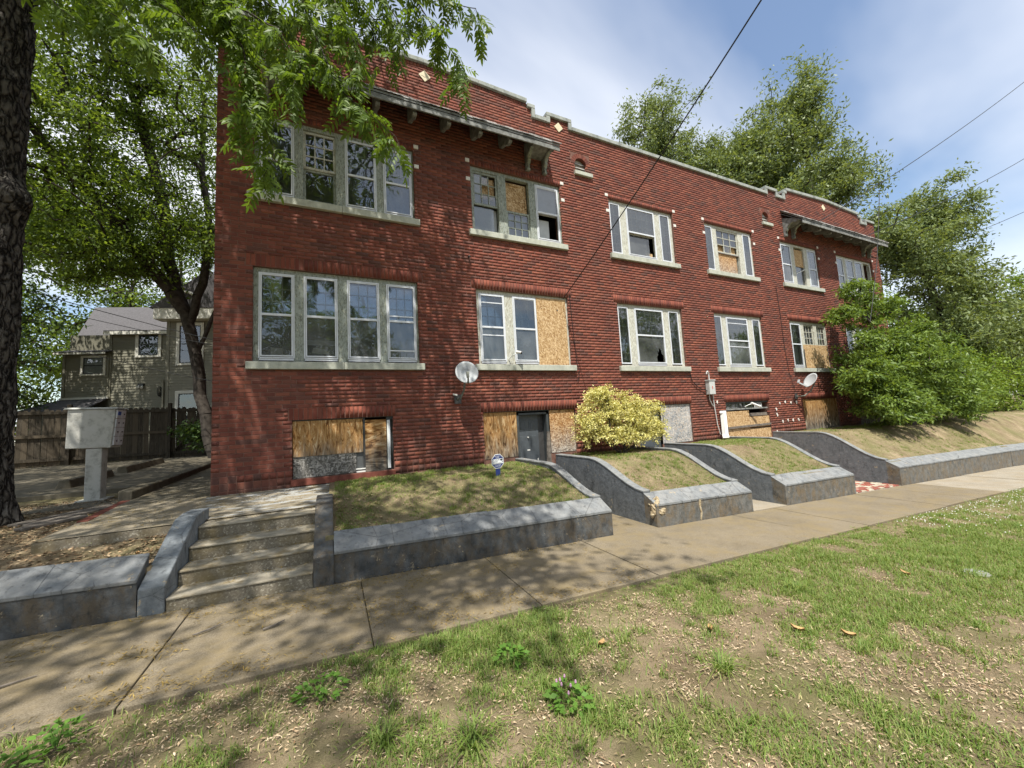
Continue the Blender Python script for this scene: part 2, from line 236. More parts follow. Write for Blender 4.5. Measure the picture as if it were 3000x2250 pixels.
# ground: bare soil, dead thatch and a green cast where turf is thicker
g = G('soil', .95, .1); c = g.ramp(g.noise(2.2, 8, .75), [(.3, (.13, .095, .058)), (.5, (.22, .17, .108)), (.7, (.32, .255, .165))]); gm = g.noise(.9, 6, .7); c = g.mix(g.ramp(gm, [(.42, 0), (.62, .6)]), c, (.12, .13, .045))
fine = g.noise(150, 4, .75); c = g.mix(.55, c, g.ramp(fine, [(.3, .2), (.7, .8)]), 'OVERLAY'); g.col(c).bump(fine, .8, .02); M['soil'] = g.m
g = G('shingle', .95, .15); g.col(g.ramp(g.noise(14, 6, .7, g.sc(g.pos(), (1, 1, 4))), [(.3, (.05, .048, .05)), (.7, (.13, .125, .13))])).bump(g.noise(40, 4), .5, .01); M['shingle'] = g.m
g = G('shingle_worn', .9, .2); n = g.noise(9, 7, .75, g.sc(g.pos(), (.6, 2.5, 2.5))); g.col(g.ramp(n, [(.34, (.045, .042, .04)), (.46, (.24, .23, .22)), (.6, (.50, .48, .46))])).bump(n, .9, .015); M['shingle_worn'] = g.m
g = G('siding', .6, .35); g.col(g.ramp(g.noise(1.1, 5), [(.3, (.17, .165, .125)), (.7, (.225, .215, .165))])); M['siding'] = g.m
g = G('tread', .92, .18); c = g.ramp(g.noise(6, 7, .7), [(.35, (.22, .195, .15)), (.65, (.37, .335, .265))]); g.col(g.mix(g.ramp(g.noise(3.4, 6, .7), [(.5, 0), (.66, .75)]), c, (.20, .145, .06))).bump(g.noise(110, 4), .4, .004); M['tread'] = g.m
plain('house_trim', (.62, .61, .55), .6, .35, .12, 5, 0, .05)
g = G('fence_wood', .92, .15); r = g.rnd(); n = g.noise(3, 6, .7, g.sc(g.pos(), (12, 12, 1.5))); c = g.ramp(n, [(.3, (.022, .018, .013)), (.55, (.052, .044, .033)), (.75, (.088, .076, .057))]); g.col(g.mix(g.math('MULTIPLY', r, .5), c, (.12, .095, .065))).bump(n, .4, .006); M['fence_wood'] = g.m
g = G('mail_metal', .6, .4); n = g.noise(7, 7, .72); g.col(g.ramp(n, [(.36, (.30, .30, .27)), (.5, (.47, .47, .43)), (.66, (.50, .50, .47)), (.78, (.40, .38, .33))])).bump(g.noise(14, 6), .25, .006); M['mail_metal'] = g.m
plain('mail_door', (.70, .73, .76), .45, .45, .08, 5, 0, 0); plain('mail_blue', (.04, .12, .42), .5, .4, .05, 3, 0, 0)
g = G('mosaic', .85, .25); g.col(g.ramp(g.rnd(), [(0, (.22, .075, .055)), (.25, (.30, .10, .07)), (.4, (.34, .29, .22)), (.65, (.40, .35, .28)), (.85, (.24, .08, .055)), (1, (.33, .26, .19))], 'CONSTANT')); M['mosaic'] = g.m
plain('edge_brick', (.16, .055, .040), .9, .15, .4, 12); plain('asphalt', (.055, .055, .056), .95, .15, .3, 30, 0, .4); plain('lid', (.27, .275, .26), .7, .3, .25, 15)

# ------------------------------------------------------------------ object helpers
ORG = {}
def reg(o, label, cat, group=None, kind=None):
    if label: o['label'] = label
    if cat: o['category'] = cat
    if group: o['group'] = group
    if kind: o['kind'] = kind
    return o
def thing(name, label, cat, loc=(0, 0, 0), group=None, rotz=None):
    o = bpy.data.objects.new(name, None); COL.objects.link(o); o.location = loc; o.empty_display_size = .3
    ORG[o] = Vector(loc) if rotz is None else Vector((0, 0, 0))
    if rotz is not None: o.rotation_euler = (0, 0, rotz)
    return reg(o, label, cat, group)
def link(name, me, mat, parent=None, kind=None):
    o = bpy.data.objects.new(name, me); COL.objects.link(o); o.parent = parent
    if mat is not None and not me.materials: me.materials.append(M[mat])
    if kind: o['kind'] = kind
    if parent is not None: ORG[o] = ORG.get(parent, Vector((0, 0, 0)))
    return o
def npmesh(name, V, Fc, rnd=None, smooth=False):
    V = np.asarray(V, np.float32); me = bpy.data.meshes.new(name)
    if isinstance(Fc, np.ndarray):
        k = Fc.shape[1]; nf = len(Fc); me.vertices.add(len(V)); me.vertices.foreach_set('co', V.ravel()); me.loops.add(nf*k); me.loops.foreach_set('vertex_index', Fc.ravel().astype(np.int32))
        me.polygons.add(nf); me.polygons.foreach_set('loop_start', np.arange(0, nf*k, k, dtype=np.int32))
    else: me.from_pydata([tuple(v) for v in V.tolist()], [], Fc); nf = len(Fc)
    if rnd is not None:
        a = me.attributes.new('rnd', 'FLOAT', 'FACE'); a.data.foreach_set('value', np.asarray(rnd, np.float32))
    if smooth: me.polygons.foreach_set('use_smooth', np.ones(nf, bool))
    me.update(calc_edges=True); return me
class MB:
    def __init__(s): s.v = []; s.f = []
    def add(s, vs, fs): b = len(s.v); s.v += [tuple(p) for p in vs]; s.f += [tuple(b+i for i in f) for f in fs]; return s
    def box(s, x0, x1, y0, y1, z0, z1):
        return s.add([(x0, y0, z0), (x1, y0, z0), (x1, y1, z0), (x0, y1, z0), (x0, y0, z1), (x1, y0, z1), (x1, y1, z1), (x0, y1, z1)], [(0, 3, 2, 1), (4, 5, 6, 7), (0, 1, 5, 4), (1, 2, 6, 5), (2, 3, 7, 6), (3, 0, 4, 7)])
    def hexa(s, p): return s.add(p, [(0, 3, 2, 1), (4, 5, 6, 7), (0, 1, 5, 4), (1, 2, 6, 5), (2, 3, 7, 6), (3, 0, 4, 7)])
    def quad(s, *p): return s.add(p, [tuple(range(len(p)))])
    def prism(s, pts, ax, a, b):              # pts: closed polygon in the plane normal to axis ax
        def P(u, v, w): return {0: (w, u, v), 1: (u, w, v), 2: (u, v, w)}[ax]
        n = len(pts); return s.add([P(u, v, a) for u, v in pts]+[P(u, v, b) for u, v in pts], [tuple(range(n))[::-1], tuple(range(n, 2*n))]+[(i, (i+1) % n, n+(i+1) % n, n+i) for i in range(n)])
    def bar(s, p, q, w, h=None):              # rectangular bar between two points
        p, q = Vector(p), Vector(q); d = (q-p).normalized(); a = d.cross(Vector((0, 0, 1)) if abs(d.z) < .9 else Vector((1, 0, 0))).normalized(); b = d.cross(a); h = h or w
        c = [a*w/2*i+b*h/2*j for i, j in ((-1, -1), (1, -1), (1, 1), (-1, 1))]; return s.hexa([p+k for k in c]+[q+k for k in c])
    def tube(s, pts, rad, n=8, cap=True):
        pts = [Vector(p) for p in pts]; R = rad if isinstance(rad, (list, tuple)) else [rad]*len(pts); rings = []
        for i, p in enumerate(pts):
            d = (pts[min(i+1, len(pts)-1)]-pts[max(i-1, 0)]).normalized(); a = d.cross(Vector((0, 1, 0)) if abs(d.y) < .8 else Vector((1, 0, 0))).normalized(); b = d.cross(a)
            rings.append([p+(a*math.cos(2*math.pi*k/n)+b*math.sin(2*math.pi*k/n))*R[i] for k in range(n)])
        fs = [(i*n+k, i*n+(k+1) % n, (i+1)*n+(k+1) % n, (i+1)*n+k) for i in range(len(pts)-1) for k in range(n)]
        if cap: fs += [tuple(range(n)), tuple(range((len(pts)-1)*n, len(pts)*n))[::-1]]
        return s.add([p for r in rings for p in r], fs)
    def build(s, name, mat, parent=None, bevel=0, smooth=False, kind=None, rnd=None):
        o0 = ORG.get(parent, Vector((0, 0, 0))) if parent is not None else Vector((0, 0, 0)); V = np.array(s.v, np.float32)-np.array(o0, np.float32)
        me = npmesh(name, V, s.f, rnd, smooth); o = link(name, me, mat, parent, kind)
        if bevel:
            b = o.modifiers.new('bevel', 'BEVEL'); b.width = bevel; b.segments = 2; b.limit_method = 'ANGLE'
        return o
def top(mb, name, mat, label, cat, **k):
    gr = k.pop('group', None); o = mb.build(name, mat, None, **k); return reg(o, label, cat, gr)
def struct(mb, name, mat, **k): o = mb.build(name, mat, None, **k); o['kind'] = 'structure'; return o
def vnoise(x, y, seed=0):                    # smooth value noise, vectorised
    x = np.asarray(x, float); y = np.asarray(y, float); xi = np.floor(x).astype(np.int64); yi = np.floor(y).astype(np.int64); fx = x-xi; fy = y-yi; fx = fx*fx*(3-2*fx); fy = fy*fy*(3-2*fy)
    def h(a, b): n = (a*374761393+b*668265263+seed*1442695041) & 0x7fffffff; n = ((n ^ (n >> 13))*1274126177) & 0x7fffffff; return ((n ^ (n >> 16)) & 0xffff)/65535.
    return (h(xi, yi)*(1-fx)+h(xi+1, yi)*fx)*(1-fy)+(h(xi, yi+1)*(1-fx)+h(xi+1, yi+1)*fx)*fy
def fbm(x, y, seed=0, o=4): return sum(vnoise(np.asarray(x)*2**i, np.asarray(y)*2**i, seed+i)*.5**i for i in range(o))/sum(.5**i for i in range(o))

# ------------------------------------------------------------------ terrain
def zs(x):                                    # level of the pavement, falling to the right
    x = np.asarray(x, float); a = -.02-.0405*np.clip(x, -9, 22); far = np.maximum(x-22, 0); return a-.45*(1-np.exp(-far*.09))
def hfront(x): return np.interp(x, [-9, -.2, 3.6, 4.5, 6.8, 8, 10.3, 12.5, 20, 40], [.30, .29, .33, .32, .33, .36, .39, .41, .48, .5])
WALKS = [(3.64, 4.49), (6.77, 7.76), (10.24, 12.30)]
def smooth(t): t = np.clip(t, 0, 1); return t*t*(3-2*t)
def terrace(x, y):
    zi = zs(x)+hfront(x)+.13; pl = .70-.012*np.maximum(np.asarray(x)-21, 0); pl = np.maximum(pl, .1); z = zi+(pl-zi)*smooth((np.asarray(y)+2.72)/1.5)
    left = .40+.20*smooth((np.asarray(y)+2.6)/1.9)+.030*np.clip(y, 0, 12); t = smooth((np.asarray(x)+1.4)/1.1); return np.where(np.asarray(x) < -.3, left*(1-t)+z*t, z)
def ground(x, y):
    x = np.asarray(x, float); y = np.asarray(y, float); front = zs(x)-.035+.05*(fbm(x*.7, y*.7, 3, 1)-.5)*(y < -4.3)+np.where(y < -4.3, .045*smooth((-4.3-y)/.25), 0); z = terrace(x, y)-.02+.05*(fbm(x*.8, y*.8, 5, 1)-.5); z = np.where(y < -2.72, front, z)
    for a, b in WALKS: z = np.where((x > a-.07) & (x < b+.07) & (y < .35) & (y > -2.9), zs(x)-.06, z)
    z = np.where((x > -1.45) & (x < -.08) & (y < -1.6) & (y > -2.75), zs(x)-.08, z); z = np.where((x > -2.74) & (x < -.03) & (y > -1.65) & (y < .2), .45, z); z = np.where((x < -1.7) & (x > -2.72) & (y > -.1) & (y < 9), z-.08, z)
    return z
gx = np.unique(np.concatenate([np.arange(-14, 26, .3), np.linspace(26, 60, 40), np.linspace(60, 400, 22), -np.geomspace(14, 300, 22)]+[[e-.11, e-.02] if i == 0 else [e+.02, e+.11] for w in WALKS for i, e in enumerate(w)]+[[-2.76, -2.73, -1.50, -1.44, -.09, -.06, -.035, -.025]]))
gx = np.sort(gx); gy = np.unique(np.concatenate([np.arange(-9, 2, .25), [-2.8, -2.76, -2.66, -1.67, -1.64, -1.61, -1.58], np.arange(2, 14, .8), np.geomspace(14, 400, 26), -np.geomspace(9, 200, 20)]))
GX, GY = np.meshgrid(gx, gy); V = np.stack([GX, GY, ground(GX, GY)], -1).reshape(-1, 3); nx, ny = len(gx), len(gy); ii = (np.arange(ny-1)[:, None]*nx+np.arange(nx-1)).ravel()
struct_ground = link('ground', npmesh('ground', V, np.stack([ii, ii+1, ii+nx+1, ii+nx], 1), None, True), 'soil'); struct_ground['kind'] = 'structure'
def slab(mb, x0, x1, y0, y1, t=.1, dz=0, zf=zs): return mb.hexa([(x0, y0, zf(x0)-t), (x1, y0, zf(x1)-t), (x1, y1, zf(x1)-t), (x0, y1, zf(x0)-t), (x0, y0, zf(x0)+dz), (x1, y0, zf(x1)+dz), (x1, y1, zf(x1)+dz), (x0, y1, zf(x0)+dz)])
swalk = bpy.data.objects.new('sidewalk', None); COL.objects.link(swalk); swalk['kind'] = 'structure'; ORG[swalk] = Vector((0, 0, 0))
xj = [.27+1.405*k for k in range(-6, 22)]
for k, (a, b) in enumerate(zip(xj[:-1], xj[1:])):
    dz = rng.uniform(-.006, .006); o = slab(MB(), a+.0035, b-.0035, -4.24+rng.uniform(-.012, .012), -2.852, .1, dz).build('slab', 'pale_walk' if a > 12 else 'sidewalk', swalk, .006)
kb = MB(); slab(kb, -14, 30, -11.15, -11.0, .3, .10); struct(kb, 'kerb', 'concrete_old'); rd = MB(); slab(rd, -60, 22, -19, -11.15, .05, .0); slab(rd, 22, 120, -19, -11.15, .05, 0); struct(rd, 'road', 'asphalt')

# ------------------------------------------------------------------ the brick block
BX0, BX1 = -1.665, 20.78
BLD = thing('brick_apartment_building', 'long two-storey red brick apartment block with broken and boarded windows', 'building', (9.5, 0, .6))
GR = [(-1.145, 1.58), (2.80, 5.10), (6.58, 8.86), (10.18, 12.42), (13.90, 16.15), (17.43, 20.13)]
LZ, UZ = (2.74, 4.355), (5.65, 7.14)
BAS = [(-.58, 1.05, .77, 1.745), (2.83, 5.10, -.30, 1.735), (6.60, 8.86, -.40, 1.73), (10.28, 12.28, -.50, 1.715), (14.1, 16.2, .66, 1.70), (17.6, 19.3, .66, 1.70)]
NICH = [(5.60, 5.94), (13.08, 13.42)]
OPEN = [(a, b, LZ[0], LZ[1]) for a, b in GR]+[(a, b, UZ[0], UZ[1]) for a, b in GR]+[(a, b, c, d) for a, b, c, d in BAS]+[(a, b, 7.65, 8.02) for a, b in NICH]
PROF = [(-1.665, -1.13, 8.97, 8.97), (-1.13, -.82, 8.82, 8.82), (-.82, -.61, 9.05, 9.05), (-.61, 1.85, 9.16, 9.255), (1.85, 4.31, 9.255, 9.16), (4.31, 4.52, 9.05, 9.05), (4.52, 4.83, 8.82, 8.82), (4.83, 5.56, 8.99, 8.99), (5.56, 13.40, 8.80, 8.80), (13.40, 14.07, 8.99, 8.99), (14.07, 14.40, 8.81, 8.81), (14.40, 14.62, 9.05, 9.05), (14.62, 17.07, 9.17, 9.27), (17.07, 19.52, 9.27, 9.18), (19.52, 19.74, 9.07, 9.07), (19.74, 20.02, 8.83, 8.83), (20.02, 20.78, 9.0, 9.0)]
def ptop(x):
    for a, b, c, d in PROF:
        if a <= x <= b: return c+(d-c)*(x-a)/(b-a)
    return 8.8
zb0 = -.9; mb = MB(); xs_ = sorted({BX0, BX1, *[v for o in OPEN for v in o[:2]]}); zz_ = sorted({zb0, 8.6, *[v for o in OPEN for v in o[2:]]}); Yf, Yb = .004, .30
for a, b in zip(xs_[:-1], xs_[1:]):
    for c, d in zip(zz_[:-1], zz_[1:]):
        if any(o[0] <= a and b <= o[1] and o[2] <= c and d <= o[3] for o in OPEN): continue
        mb.quad((a, Yf, c), (b, Yf, c), (b, Yf, d), (a, Yf, d)); mb.quad((b, Yb, c), (a, Yb, c), (a, Yb, d), (b, Yb, d))
for a, b, c, d in OPEN:
    mb.quad((a, Yf, c), (a, Yf, d), (a, Yb, d), (a, Yb, c)); mb.quad((b, Yf, d), (b, Yf, c), (b, Yb, c), (b, Yb, d)); mb.quad((a, Yf, d), (b, Yf, d), (b, Yb, d), (a, Yb, d)); mb.quad((b, Yf, c), (a, Yf, c), (a, Yb, c), (b, Yb, c))
for a, b, c, d in PROF: mb.hexa([(a, Yf, 8.6), (b, Yf, 8.6), (b, Yb, 8.6), (a, Yb, 8.6), (a, Yf, c-.09), (b, Yf, d-.09), (b, Yb, d-.09), (a, Yb, c-.09)])
mb.build('front_wall', 'mortar', BLD)
DEP = 12.5
mb = MB(); mb.box(BX0, BX0+.3, Yb, DEP, zb0, 8.6); mb.box(BX1-.3, BX1, Yb, DEP, zb0, 8.6); mb.box(BX0, BX1, DEP-.3, DEP, zb0, 8.4); mb.build('side_wall', 'side_brick', BLD)
mb = MB(); mb.box(BX0+.3, BX1-.3, Yb, DEP-.3, 8.1, 8.25); mb.build('flat_roof', 'shingle', BLD)
mb = MB()
for z in (-.62, 2.05, 4.95, 7.75): mb.box(BX0+.3, BX1-.3, Yb+.002, 6.0, z-.12, z)
mb.box(BX0+.3, BX1-.3, 4.2, 4.3, -.6, 8.0)
for x in (2.2, 5.85, 9.5, 13.1, 16.8): mb.box(x-.06, x+.06, Yb+.002, 4.2, -.6, 7.9)
mb.build('inner_wall', 'room', BLD)
# --- bricks, course by course, cut round every opening, band and sill
SW, CH, JT = .213, .0685, .011
SOLD = []                                     # bands of bricks on end: (x0,x1,z0,z1,pitch)
for a, b in GR: SOLD.append((a-.10, b+.10, LZ[1]+.006, LZ[1]+.205, .0712)); SOLD.append((a-.02, b+.02, UZ[1]+.004, UZ[1]+.112, .0712))
for a, b, c, d in BAS: SOLD.append((a-.05, b+.05, d+.004, d+.20, .0712))
BLOCK = list(OPEN)+[(a, b, c, d) for a, b, c, d, _ in SOLD]+[(a-.09, b+.09, 2.60, 2.74) for a, b in GR]+[(a-.09, b+.09, 5.51, 5.65) for a, b in GR]
BLOCK += [(a-.05, b+.17, 7.545, 7.65) for a, b in NICH]+[(a-.11, b+.11, 7.84, 8.15) for a, b in NICH]
WBLK = []
for i, (a, b) in enumerate(GR):
    for xx in (a-.105, b+.012):
        for z in (7.176, 6.75): WBLK.append((xx, xx+.093, z, z+.079))
BLOCK += WBLK
rows = []
def cut(x0, x1, z0, z1):
    rects = [(x0, x1, z0, z1)]
    for a, b, c, d in BLOCK:
        if b <= x0 or a >= x1 or d <= z0 or c >= z1: continue
        out = []
        for X0, X1, Z0, Z1 in rects:
            if b <= X0 or a >= X1 or d <= Z0 or c >= Z1: out.append((X0, X1, Z0, Z1)); continue
            if X0 < a-.006: out.append((X0, a-(0 if (a, b, c, d) in OPEN else .008), Z0, Z1))
            if X1 > b+.006: out.append((b+(0 if (a, b, c, d) in OPEN else .008), X1, Z0, Z1))
            xa, xb = max(X0, a), min(X1, b)
            if Z1 > d+.02: out.append((xa, xb, d+.006, Z1))
            if Z0 < c-.02: out.append((xa, xb, Z0, c-.006))
        rects = out
    return [r for r in rects if r[1]-r[0] > .022 and r[3]-r[2] > .012]
bricks = []
z = .925; k = 0; zlist = []
while z < 9.3: zlist.append((z, k)); z += CH; k += 1
for z, k in zlist:
    x = BX0-(SW/2 if k % 2 else 0)+rng.uniform(-.01, .01)
    while x < BX1-.03:
        xa, xb = max(x, BX0), min(x+SW-JT+rng.uniform(-.003, .003), BX1)
        if xb-xa > .03:
            zt = min(ptop(xa+.01), ptop(xb-.01))-.115-.085
            z1 = min(z+CH-JT, zt)
            if z1-z > .02: bricks += [(*r, 0) for r in cut(xa, xb, z, z1)]
        x += SW
def band(x0, x1, z0, z1, pitch, kind):
    n = max(1, round((x1-x0)/pitch)); p = (x1-x0)/n
    for i in range(n): bricks.append((x0+i*p+.005, x0+(i+1)*p-.005, z0, z1, kind))
for s in SOLD: band(*s, 1)
for a, b, c, d in PROF:                        # header course under the coping
    n = max(1, round((b-a)/.0715)); p = (b-a)/n
    for i in range(n): zt = c+(d-c)*(i+.5)/n-.118; bricks.append((a+i*p+.005, a+(i+1)*p-.005, zt-.078, zt, 0))
for zr, h in ((.815, .098), (.700, .105), (.585, .105)):         # upright header rows at the foot of the wall
    x = BX0
    while x < BX1-.05:
        bricks += [(*r, 0) for r in cut(x+.005, min(x+.104, BX1), zr, zr+h)]; x += .109
zlow = .575-CH
while zlow > -.6:                              # below the lawns, seen only inside the entrance cuts
    x = BX0
    while x < BX1-.05:
        if any(a-.5 < x < b+.5 for a, b in WALKS): bricks += [(*r, 0) for r in cut(x, x+SW-JT, zlow, zlow+CH-JT)]
        x += SW
    zlow -= CH
for a, b in NICH:                              # little arched rings over the attic vents
    cx, cz, ri, ro = (a+b)/2, 7.85, .175, .29
    for i in range(11):
        t0, t1 = math.pi*(i+.06)/11, math.pi*(i+.94)/11; P = [(cx+r*math.cos(t), cz+r*math.sin(t)*1.0) for r, t in ((ri, t0), (ro, t0), (ro, t1), (ri, t1))]
        MB().prism(P, 1, -.008, .08).build('arch_brick', 'brick', BLD)
bricks = np.array(bricks); ctr = np.stack([(bricks[:, 0]+bricks[:, 1])/2, np.zeros(len(bricks)), (bricks[:, 2]+bricks[:, 3])/2], 1)
px, py, pw = project(ctr); vis = (px > 200) & (px < 1024) & (py > 0) & (py < 768) & (ctr[:, 2] > .62)
size = np.where(vis, (bricks[:, 1]-bricks[:, 0])*(bricks[:, 3]-bricks[:, 2])/(pw**2), 0); order = np.argsort(-size); pick = set(order[:300].tolist())
cache = {}
for i in pick:
    a, b, c, d, kd = bricks[i]; key = (round(b-a, 2), round(d-c, 3), int(kd))
    if key not in cache:
        w, h = (b-a)/2, (d-c)/2; q = .0035
        vs = [(-w, .1, -h), (w, .1, -h), (w, .1, h), (-w, .1, h), (-w, 0, -h), (w, 0, -h), (w, 0, h), (-w, 0, h), (-w+q, -q, -h+q), (w-q, -q, -h+q), (w-q, -q, h-q), (-w+q, -q, h-q)]
        cache[key] = npmesh('brick', np.array(vs), [(0, 1, 5, 4), (1, 2, 6, 5), (2, 3, 7, 6), (3, 0, 4, 7), (4, 5, 9, 8), (5, 6, 10, 9), (6, 7, 11, 10), (7, 4, 8, 11), (8, 9, 10, 11)])
    o = link('brick', cache[key], 'soldier' if kd else 'brick', BLD); o.location = Vector(((a+b)/2, +.0028+rng.uniform(-.0015, .0015), (c+d)/2))-ORG[BLD]
for kd, nm, mt in ((0, 'brickwork', 'brick'), (1, 'soldier_brickwork', 'soldier')):
    idx = [i for i in range(len(bricks)) if i not in pick and int(bricks[i, 4]) == kd]; Bk = bricks[idx]; n = len(Bk); dy = rng.uniform(-.0016, .0016, n)-.0002
    jx = lambda: rng.uniform(-.0012, .0012, n)
    x0, x1, z0, z1 = Bk[:, 0]+jx(), Bk[:, 1]+jx(), Bk[:, 2]+jx(), Bk[:, 3]+jx(); yb = np.full(n, .1)
    V = np.stack([np.stack(p, 1) for p in ((x0, yb, z0), (x1, yb, z0), (x1, yb, z1), (x0, yb, z1), (x0, dy, z0), (x1, dy, z0), (x1, dy, z1), (x0, dy, z1))], 1)-np.array(ORG[BLD])
    fq = np.array([(4, 5, 6, 7), (0, 1, 5, 4), (1, 2, 6, 5), (2, 3, 7, 6), (3, 0, 4, 7)]); Fq = (np.arange(n)[:, None, None]*8+fq).reshape(-1, 4)
    link(nm, npmesh(nm, V.reshape(-1, 3), Fq, np.repeat(rng.random(n), 5)), mt, BLD, 'stuff')
for a, b, c, d in WBLK: MB().box(a, b, -.012, .08, c, d).build('corner_block', 'white_block', BLD, .004)
# coping stones, with returns down the steps
for a, b, c, d in PROF:
    n = max(1, round((b-a)/1.5)); 
    for i in range(n):
        p, q = a+(b-a)*i/n, a+(b-a)*(i+1)/n; zp, zq = c+(d-c)*i/n, c+(d-c)*(i+1)/n; g0 = .004
        MB().hexa([(p+g0, -.05, zp-.11), (q-g0, -.05, zq-.11), (q-g0, .36, zq-.11), (p+g0, .36, zp-.11), (p+g0, -.05, zp-.01), (q-g0, -.05, zq-.01), (q-g0, .36, zq), (p+g0, .36, zp)]).build('coping_stone', 'coping_stone', BLD, .01)
for (a0, b0, c0, d0), (a1, b1, c1, d1) in zip(PROF[:-1], PROF[1:]):
    if abs(d0-c1) > .13:
        hi, lo = max(d0, c1), min(d0, c1); xx = b0; s = (-.10, .0) if d0 > c1 else (0, .10); MB().box(xx+s[0], xx+s[1]+.0, -.046, .34, lo-.112, hi-.112).build('coping_return', 'coping_stone', BLD, .008)
for cx, cz in ((1.875, 8.873), (5.18, 8.683), (16.99, 8.90)):
    h = .128; MB().prism([(cx-h, cz), (cx, cz-h), (cx+h, cz), (cx, cz+h)], 1, -.016, .02).build('diamond_tile', 'cream_tile', BLD, .003)
MB().prism([(1.80, 8.87), (1.875, 8.845), (1.95, 8.885), (1.95, 8.881), (1.875, 8.841), (1.80, 8.866)], 1, -.0185, -.017).build('tile_crack', 'iron', BLD)
for i, (a, b) in enumerate(NICH):
    vt = MB(); P = [(a, 7.65), (b, 7.65)]+[((a+b)/2+.17*math.cos(t), 7.85+.17*math.sin(t)) for t in np.linspace(0, math.pi, 9)]; vt.prism(P, 1, .09, .11); vo = vt.build('attic_vent', 'vent_wood', BLD)
    for q in range(3): MB().hexa([(a, .05, 7.68+q*.1), (b, .05, 7.68+q*.1), (b, .09, 7.73+q*.1), (a, .09, 7.73+q*.1), (a, .05, 7.69+q*.1), (b, .05, 7.69+q*.1), (b, .09, 7.745+q*.1), (a, .09, 7.745+q*.1)]).build('slat', 'vent_wood', vo)
    MB().prism([(a-.05, 7.84), (a, 7.84)]+[((a+b)/2-.172*math.cos(t), 7.85+.172*math.sin(t)) for t in np.linspace(0, math.pi/2, 6)]+[(a-.05, 8.022)], 1, .001, .09).build('brick_infill', 'brick', BLD)
    MB().prism([(b+.05, 7.84), (b, 7.84)]+[((a+b)/2+.172*math.cos(t), 7.85+.172*math.sin(t)) for t in np.linspace(0, math.pi/2, 6)]+[(b+.05, 8.022)], 1, .001, .09).build('brick_infill', 'brick', BLD)
    MB().box(a-.04, b+.16, -.055, .1, 7.55, 7.648).build('vent_sill', 'sill_stone', BLD, .006)
for x, z in [(12.81, 1.61), (13.11, 1.63), (13.41, 1.62), (13.72, 1.61), (12.87, 1.04), (13.14, 1.05), (13.42, 1.05), (13.71, 1.05), (12.61, 1.42), (12.52, .75), (9.91, 1.73), (12.62, 1.25)]:
    P = [(x+.035*random.uniform(.5, 1.3)*math.cos(t), z+.05*random.uniform(.5, 1.3)*math.sin(t)) for t in np.linspace(0, 2*math.pi, 8)[:-1]]; MB().prism(P, 1, -.018, -.004).build('plaster_scar', 'white_block', BLD)
# --- canopies
def canopy(x0, x1):
    can = MB().prism([(-.64, 7.62), (-.64, 7.665), (.0, 8.255), (.0, 8.20)], 0, x0, x1).build('canopy', 'grey_wood_trim', BLD)
    n = 5
    for i in range(n):                        # shingle courses, ragged along the lower edge
        t0, t1 = i/n, (i+1.25)/n; t1 = min(t1, 1); ya, yb_ = -.665+.665*t0, -.665+.665*t1; za, zb_ = 7.655+.60*t0, 7.655+.60*t1; x = x0-.04
        while x < x1+.03:
            w = random.uniform(.18, .34); e = min(x+w, x1+.04); dy = random.uniform(-.02, .015); lift = .018
            MB().hexa([(x, ya+dy, za+.012), (e-.006, ya+dy, za+.012), (e-.006, yb_, zb_+.004), (x, yb_, zb_+.004), (x, ya+dy, za+.012+lift), (e-.006, ya+dy, za+.012+lift), (e-.006, yb_, zb_+.010), (x, yb_, zb_+.010)]).build('shingle', 'shingle_worn', can); x = e
    MB().box(x0, x1, -.63, -.60, 7.51, 7.615).build('fascia', 'grey_wood_trim', can, .004)
    MB().hexa([(x0, -.60, 7.60), (x1, -.60, 7.60), (x1, .0, 8.12), (x0, .0, 8.12), (x0, -.60, 7.618), (x1, -.60, 7.618), (x1, 0, 8.138), (x0, 0, 8.138)]).build('soffit', 'grey_wood_trim', can)
    prof = [(0, 7.30), (-.07, 7.30), (-.085, 7.34), (-.06, 7.37), (-.075, 7.44), (-.13, 7.52), (-.12, 7.56), (-.16, 7.62), (-.25, 7.68), (-.33, 7.70), (-.36, 7.66), (-.44, 7.655), (-.50, 7.70), (-.50, 7.72), (0, 7.98)]
    for x in (x0+.07, x0+.52, x1-.52, x1-.07):
        b = MB().prism(prof, 0, x-.05, x+.05).build('bracket', 'grey_wood_trim', can, .006); MB().prism([(y-.012, z) for y, z in prof[1:-1]]+[(-.1, 7.8)], 0, x-.03, x+.03).build('bracket_face', 'trim_sage', b)
    for xa, xb in ((x0+.07, x0+.52), (x1-.52, x1-.07)):
        MB().hexa([(xa+.05, -.02, 7.66), (xb-.05, -.02, 7.66), (xb-.05, .0, 7.66), (xa+.05, .0, 7.66), (xa+.05, -.40, 7.74), (xb-.05, -.40, 7.74), (xb-.05, 0, 7.9), (xa+.05, 0, 7.9)]).build('end_soffit', 'grey_wood_trim', can)
    n = 8; xs = np.linspace(x0+.52, x1-.52, n)[1:-1]
    tp = [(0, 7.80), (-.05, 7.66), (-.30, 7.56), (-.36, 7.50), (-.44, 7.47), (-.52, 7.46), (-.56, 7.49), (-.545, 7.53), (-.50, 7.545), (-.52, 7.60), (-.58, 7.61), (0, 8.10)]
    for x in xs: MB().prism(tp, 0, x-.04, x+.04).build('rafter_tail', 'grey_wood_trim', can, .006)
canopy(-1.02, 4.74); canopy(14.18, 19.98)

